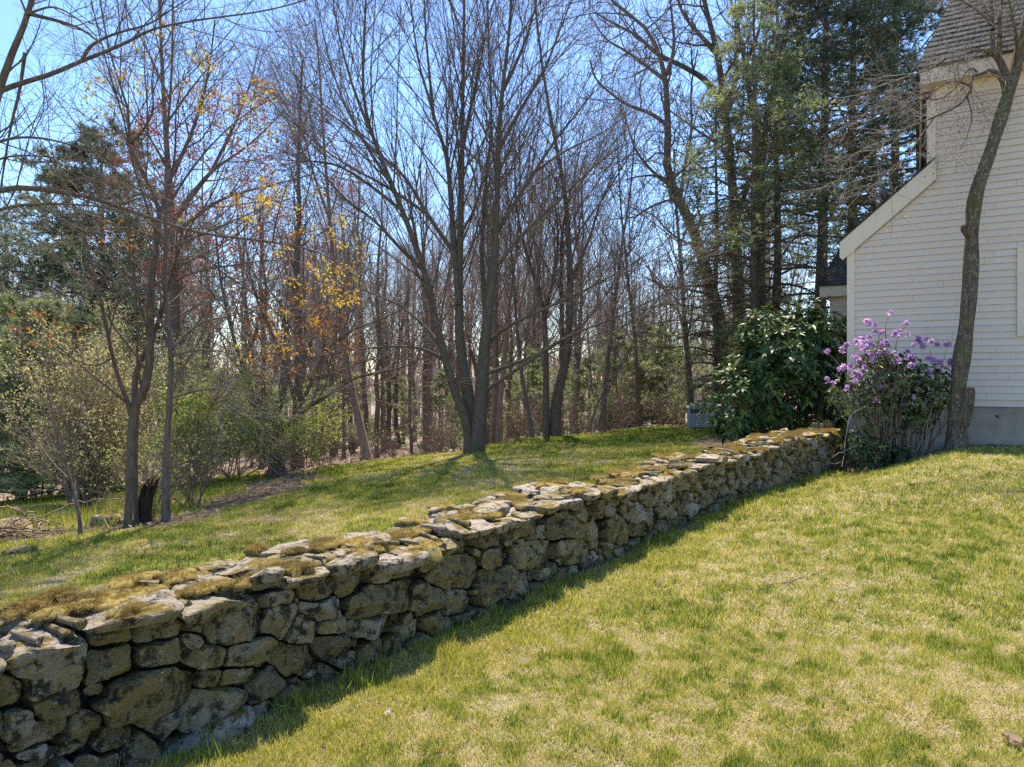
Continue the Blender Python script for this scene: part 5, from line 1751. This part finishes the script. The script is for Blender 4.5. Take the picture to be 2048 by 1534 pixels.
# ================================================================ evergreens
def evergreen(name, label, H, r, crown0, seed, matn='pine', width=.22, nb=70, per=7, L=.13, w=.016, up=-.06, group=None, dense=1., skip=.0, curve=.06, barkn='bark_dark'):
    """pine: whorled boughs with side shoots and needle tufts"""
    g = rng(seed)
    root = thing(name, label, 'evergreen tree', (0, 0, 0), group)
    n = 24
    t = np.linspace(0, 1, n)
    P = np.stack([np.cumsum(g.normal(0, .02, n)), np.cumsum(g.normal(0, .02, n)), t * H - .1], 1); P[:, :2] -= P[0, :2]
    R = r * (1 - t) ** .9 + .01
    mb = MB(); tubes(mb, P[None], R[None], 9)
    B, BR = spawn(P[None], R[None], nb, g, t0=crown0, t1=.985, ang=1.35, asd=.16, L=H * width * 1.15, lsd=.28, fall=.0, n=8, up=up, wob=.07, rr=.35, rmax=.05, tip=.006)
    # shorter boughs to the top, droop out of the trunk then rise
    base = B[:, :1]
    hh = (base[:, :, 2:3] / H - crown0) / (1 - crown0)
    prof = np.clip(1.05 - hh, .12, 1) ** .75 * np.clip(.55 + hh * 2.5, 0, 1)
    B = base + (B - base) * prof
    tt = np.linspace(0, 1, 8)[None, :, None]
    B[..., 2:3] += curve * H * width * prof * tt ** 2
    tubes(mb, B, BR, 4)
    S1_, S1R = spawn(B, BR, 11, g, t0=.22, t1=1., ang=.85, asd=.2, L=.34, lsd=.3, fall=.45, n=4, up=.03, wob=.1, rr=.6, rmax=.010, tip=.003, rel=True, flat=.7)
    tubes(mb, S1_, S1R, 3)
    mb.build('trunk', M[barkn], root)
    S2, S2R = spawn(S1_, S1R, 4, g, t0=.2, ang=.7, L=.42, n=3, up=.05, wob=.12, rr=.7, rmax=.005, tip=.003, rel=True, flat=.4)
    pos = np.concatenate([S1_[:, 1:].reshape(-1, 3), S2[:, 1:].reshape(-1, 3), B[:, 5:].reshape(-1, 3)])
    dr = np.concatenate([np.repeat(norm(S1_[:, -1] - S1_[:, 0]), 3, 0), np.repeat(norm(S2[:, -1] - S2[:, 0]), 2, 0), np.repeat(norm(B[:, -1] - B[:, -3]), 3, 0)])
    # jitter along the shoots, uneven clumps
    pos = pos + dr * g.uniform(-.1, .1, len(pos))[:, None]
    c = fbm(pos * .9, 2, seed)
    k = (c > .36 + skip) & (g.random(len(pos)) < dense)
    pos, dr = pos[k], dr[k]
    tone = np.clip((.60 if matn == 'pine_pale' else .42) + .9 * (fbm(pos * 1.3, 2, seed + 3) - .5) + g.normal(0, .13, len(pos)), 0, 1)
    mb = MB()
    needles(mb, pos, dr + np.array([0, 0, .25]), g, per, L, w, .55, tone)
    mb.build('foliage', M[matn], root)
    return root
pine1 = evergreen('pine_tree', 'dark pine with bare lower boughs standing behind the big rhododendron', 17.5, .21, .36, 401, 'pine', .21, 95, 9, .19, .024, skip=.05, dense=.85)
put(pine1, 1645, 880, 21.5, .4)
GP = None
r2 = dup(pine1, (0, 0, 0), 0, 1., 'thick trunked dark pine right behind the lean-to roof of the house')
put(r2, 1705, 880, 23.5, 2.2, 1.08)
pine2 = evergreen('pine_tree', 'tall dark pine rising over the house beside the shingle roof', 20, .23, .28, 402, 'pine', .25, 95, 9, .20, .026, skip=.06, dense=.8)
put(pine2, 1790, 880, 26, 1., 1.05)
r3 = dup(pine2, (0, 0, 0), 0, 1., 'dark pine at the back between the ash and the house roof')
put(r3, 1745, 870, 30, 3.9, .92)
pl = evergreen('pine_tree', 'dark layered pine standing alone behind the pale shrubs', 12.8, .2, .22, 403, 'pine', .32, 110, 10, .22, .030)
put(pl, 200, 950, 24, .9)
hem = evergreen('hemlock_tree', 'feathery grey green hemlock screening the ash trunks', 12.0, .12, .10, 404, 'pine_pale', .19, 95, 6, .13, .018, up=-.1, skip=.08, dense=.65, curve=-.05)
put(hem, 1502, 870, 18.2, .3)
h2 = dup(hem, (0, 0, 0), 0, 1., 'smaller feathery hemlock in front of the crooked oak trunk')
put(h2, 1432, 868, 19.5, 2.4, .80)
h3 = dup(hem, (0, 0, 0), 0, 1., 'tallest feathery hemlock between the ash and the dark pines')
put(h3, 1560, 870, 19.5, 4.4, 1.12)
GYP = 'young pale green pines in the clearing of the woods'
yp = evergreen('young_pine', 'young pale green pine low among the bare trunks', 4.6, .06, .06, 405, 'pine_pale', .30, 60, 6, .14, .026, dense=.75, group=GYP, curve=.03)
for k, (px, d_, sc) in enumerate([(1050, 29, .95), (1012, 33, 1.1), (1190, 27, .75), (1235, 25, .85), (1278, 26, .95), (1330, 25, .9), (640, 30, .85), (880, 34, .95), (780, 37, .9), (530, 33, 1.), (700, 42, 1.2), (1120, 40, 1.2)]):
    o = yp if k == 0 else dup(yp, (0, 0, 0), 0, 1.)
    put(o, px, 880, d_, k * 1.7, sc)
wp = evergreen('white_pine', 'broad pale green young white pine at the edge of the far grass', 5.2, .08, .04, 406, 'pine_pale', .40, 80, 8, .16, .020, curve=.06, skip=.05)
put(wp, 40, 985, 15.5, .5, .9)
wp3 = dup(wp, (0, 0, 0), 0, 1., 'soft pale green young pine partly hidden by the vase shaped shrub')
put(wp3, 135, 985, 16.5, 4.1, .86)

# ================================================================ rhododendrons
def rhodo(name, label, px, py, d, blobs, nstem, nwh, seed, leafm, L, Wd, per, bare=.0):
    """blobs: ellipsoids (dx,dy,dz,rx,ry,rz) that the leaf whorls cover"""
    g = rng(seed)
    p0 = W(px, py, d)
    z0 = float(ground_z(p0[0], p0[1]))
    root = thing(name, label, 'shrub', (p0[0], p0[1], z0))
    O = np.array([p0[0], p0[1], z0])
    ws = np.array([b[3] * b[5] for b in blobs]); ws = ws / ws.sum()
    k = g.choice(len(blobs), nwh, p=ws)
    Bm = np.array(blobs)[k]
    u = norm(g.normal(size=(nwh, 3)))
    rad = np.clip(g.beta(5, 1.3, nwh), .25, 1.0)
    tip = Bm[:, :3] + u * rad[:, None] * Bm[:, 3:]
    ok = tip[:, 2] > .12
    tip, u = tip[ok], u[ok]
    # stems from the crown of roots to the whorls
    mb = MB()
    n = 7
    t = np.linspace(0, 1, n)[None, :, None]
    ns = min(nstem, len(tip))
    sel = g.choice(len(tip), ns, replace=False)
    a = g.random(ns) * 6.28
    b0 = np.stack([np.cos(a) * .25 * np.abs(g.normal(size=ns)), np.sin(a) * .18 * np.abs(g.normal(size=ns)), np.full(ns, -.05)], 1) + tip[sel] * np.array([.35, .35, 0])
    mid = b0 * .45 + tip[sel] * .55 + np.array([0, 0, -.15])
    Q = (1 - t) ** 2 * b0[:, None] + 2 * t * (1 - t) * mid[:, None] + t ** 2 * tip[sel][:, None] + g.normal(0, .018, (ns, n, 3))
    rr = np.linspace(1, .25, n)[None] * g.uniform(.009, .026, ns)[:, None]
    tubes(mb, O + Q, rr, 5)
    mb.build('stems', M['shrub_stem' if bare else 'bark_dark'], root)
    out = norm(u * np.array([1, 1, .7]) + np.array([0, 0, .45]))
    m_ = len(tip)
    pp = np.repeat(tip, per, 0)
    oo = np.repeat(out, per, 0)
    rv = norm(g.normal(size=(m_ * per, 3)))
    D = norm(rv - (rv * oo).sum(1)[:, None] * oo + oo * g.uniform(.0, .75, m_ * per)[:, None])
    mb = MB()
    tn = np.clip(np.repeat(g.normal(.5, .2, m_), per) + g.normal(0, .16, m_ * per), 0, 1)
    long_leaves(mb, O + pp, D, g, L * g.uniform(.65, 1.15, m_ * per), Wd, oo, .12, .30, tn)
    mb.build('foliage', M[leafm], root)
    return root, O, tip, out
rhodo('rhododendron', 'big dark glossy leaved rhododendron behind the mossy end of the stone wall', 1575, 885, 13.6,
      [(-.1, 0, 1.4, 1.05, .9, 1.2), (.55, .2, 1.85, .9, .8, 1.0), (-.95, -.1, .8, .8, .7, .8), (-.5, 0, 2.1, .45, .5, .6), (.9, .3, 1.2, .6, .6, .9), (-.55, 0, 1.5, .6, .6, .7), (-1.05, -.2, .35, .5, .5, .4), (.35, 0, 2.2, .45, .45, .4)], 70, 1050, 501, 'rhodo', .17, .055, 9)
rt, O, tip, out = rhodo('flowering_rhododendron', 'purple flowering small leaved rhododendron against the corner of the cream house', 1790, 895, 11.5,
      [(-.25, 0, 1.35, .55, .45, .45), (.25, 0, 1.2, .55, .45, .45), (-.75, 0, 1.1, .35, .35, .35), (.65, 0, 1.15, .35, .35, .28), (-.15, 0, .75, .5, .4, .35), (-.3, 0, 1.75, .26, .22, .30), (.1, 0, 1.6, .3, .25, .25), (.55, 0, 1.45, .4, .3, .2), (.4, .05, .8, .3, .3, .3)], 90, 1500, 502, 'rhodo_small', .066, .028, 8, bare=1)
rhodo('groundcover_shrub', 'low dark glossy shrub at the foot of the purple rhododendron and the wall end', 1745, 905, 11.2,
      [(0, 0, .25, .45, .35, .33), (.3, .05, .2, .4, .3, .25), (-.2, .1, .45, .25, .25, .25)], 16, 190, 503, 'rhodo', .085, .034, 7)
# flower heads
g = rng(510)
hd = []
px_, py_ = proj(O + tip)
fl = [(1780, 625), (1750, 650), (1735, 645), (1765, 665), (1750, 665), (1812, 648), (1732, 685), (1738, 672), (1715, 683), (1722, 680), (1692, 690), (1685, 700), (1654, 703), (1710, 712), (1712, 745), (1653, 760), (1708, 752), (1765, 735), (1760, 690), (1772, 690), (1798, 665), (1812, 668), (1835, 680), (1850, 678), (1862, 684), (1874, 690), (1890, 692), (1897, 690), (1815, 705), (1822, 712), (1858, 718), (1866, 722), (1880, 726), (1902, 724), (1755, 775), (1750, 802), (1757, 704), (1786, 842), (1858, 748), (1770, 708), (1727, 735), (1742, 692), (1830, 690), (1845, 692), (1700, 733), (1685, 735), (1675, 740), (1745, 720), (1725, 700), (1790, 668)]
protof = None
n_f = 0
def flower_mesh(mb, c, up_, g, s):
    m = 9
    ax = norm(up_[None] + 1.0 * g.normal(size=(m, 3)))
    base = c + ax * (.014 + .02 * g.random((m, 1))) * s
    nn = 5
    for q in range(m):
        D, s1, n1 = frames(ax[q:q + 1], g)
        a = np.arange(nn) * 2 * math.pi / nn + g.random() * 6
        pd = D * .55 + s1 * np.cos(a)[:, None] + n1 * np.sin(a)[:, None]
        leaves(mb, np.repeat(base[q:q + 1], nn, 0), pd, g, .036 * s * g.uniform(.7, 1.2), .024 * s, up=np.repeat(D, nn, 0), fold=-.12, tint=np.clip(g.normal(.5, .25), 0, 1))
for k in g.choice(len(tip), 400, replace=False):
    if len(fl) > 66:
        break
    qx, qy = proj((O + tip[k])[None])
    if qx[0] < 1800 and 640 < qy[0] < 790 or (qx[0] >= 1800 and 660 < qy[0] < 740):
        fl.append((float(qx[0]), float(qy[0]) - 6))
for (fx, fy) in fl:
    dd = 11.5 + g.normal(-.15, .14)
    c = W(fx, fy, dd)
    mb = MB()
    flower_mesh(mb, c, norm(np.array([g.normal(0, .4), -.7, .6])), g, g.uniform(1.05, 1.5))
    mb.build('flower_cluster', M['petal'], rt)
# stems reaching the flowers that stand clear
for pts in ([(1775, 720), (1772, 680), (1770, 650), (1780, 628)], [(1750, 720), (1755, 690), (1760, 670), (1750, 650)], [(1795, 720), (1790, 690), (1800, 665), (1812, 650)], [(1880, 870), (1878, 830), (1890, 790), (1868, 740), (1860, 700)], [(1850, 890), (1862, 850), (1884, 810), (1875, 760), (1895, 695)], [(1700, 760), (1680, 730), (1655, 705)]):
    q, r_ = resample([W(a, b, 11.45) for a, b in pts], np.linspace(.012, .004, len(pts)), 12)
    mb = MB(); tubes(mb, q[None], r_[None], 5); mb.build('flower_stem', M['shrub_stem'], rt)

# fallen branches
def twig_thing(name, label, polys, d, seed, matn='twig_pale', ground=False, cat_='branch'):
    g = rng(seed)
    mb = MB()
    Ps, Rs = [], []
    for pts, r0, r1 in polys:
        P = []
        for q in pts:
            p = W(q[0], q[1], q[2] if len(q) > 2 else d)
            if ground:
                p[2] = float(ground_z(p[0], p[1])) + .012
            P.append(p)
        q, r_ = resample(P, np.linspace(r0, r1, len(P)), 14)
        q += np.cumsum(g.normal(0, .0035, q.shape), 0)
        Ps.append(q); Rs.append(r_)
    P, R = np.stack(Ps), np.stack(Rs)
    tubes(mb, P, R, 6)
    return tag(mb.build(name, M[matn]), label, cat_)
twig_thing('fallen_branch', 'pale forked dead branch leaning against the far end of the stone wall', [
    ([(1735, 812, 11.2), (1715, 818, 11.1), (1698, 835, 11.05), (1691, 870, 11.0), (1688, 905, 10.9), (1683, 935, 10.75)], .009, .004),
    ([(1688, 903, 10.9), (1675, 908, 10.8), (1664, 918, 10.75)], .006, .003), ([(1688, 903, 10.9), (1700, 898, 10.8), (1718, 890, 10.7), (1725, 880, 10.7)], .005, .002),
    ([(1700, 898, 10.8), (1698, 887, 10.8)], .003, .002), ([(1685, 925, 10.8), (1672, 928, 10.7), (1655, 924, 10.6)], .004, .002)], 11, 601)
twig_thing('fallen_twig', 'thin bent grey twig lying alone on the pale turf', [([(1488, 1192, 4.95), (1530, 1186, 5.05), (1570, 1178, 5.15), (1610, 1166, 5.3), (1648, 1160, 5.4)], .003, .007),
    ([(1570, 1178, 5.15), (1590, 1180, 5.1), (1600, 1183, 5.05)], .003, .0015)], 5, 602, 'twig', True, 'twig')
twig_thing('fallen_twig', 'short dark twig lying on the turf below the wall end', [([(1722, 992, 9.0), (1738, 994, 8.9), (1752, 1000, 8.8)], .006, .003)], 9, 603, 'twig', True, 'twig')
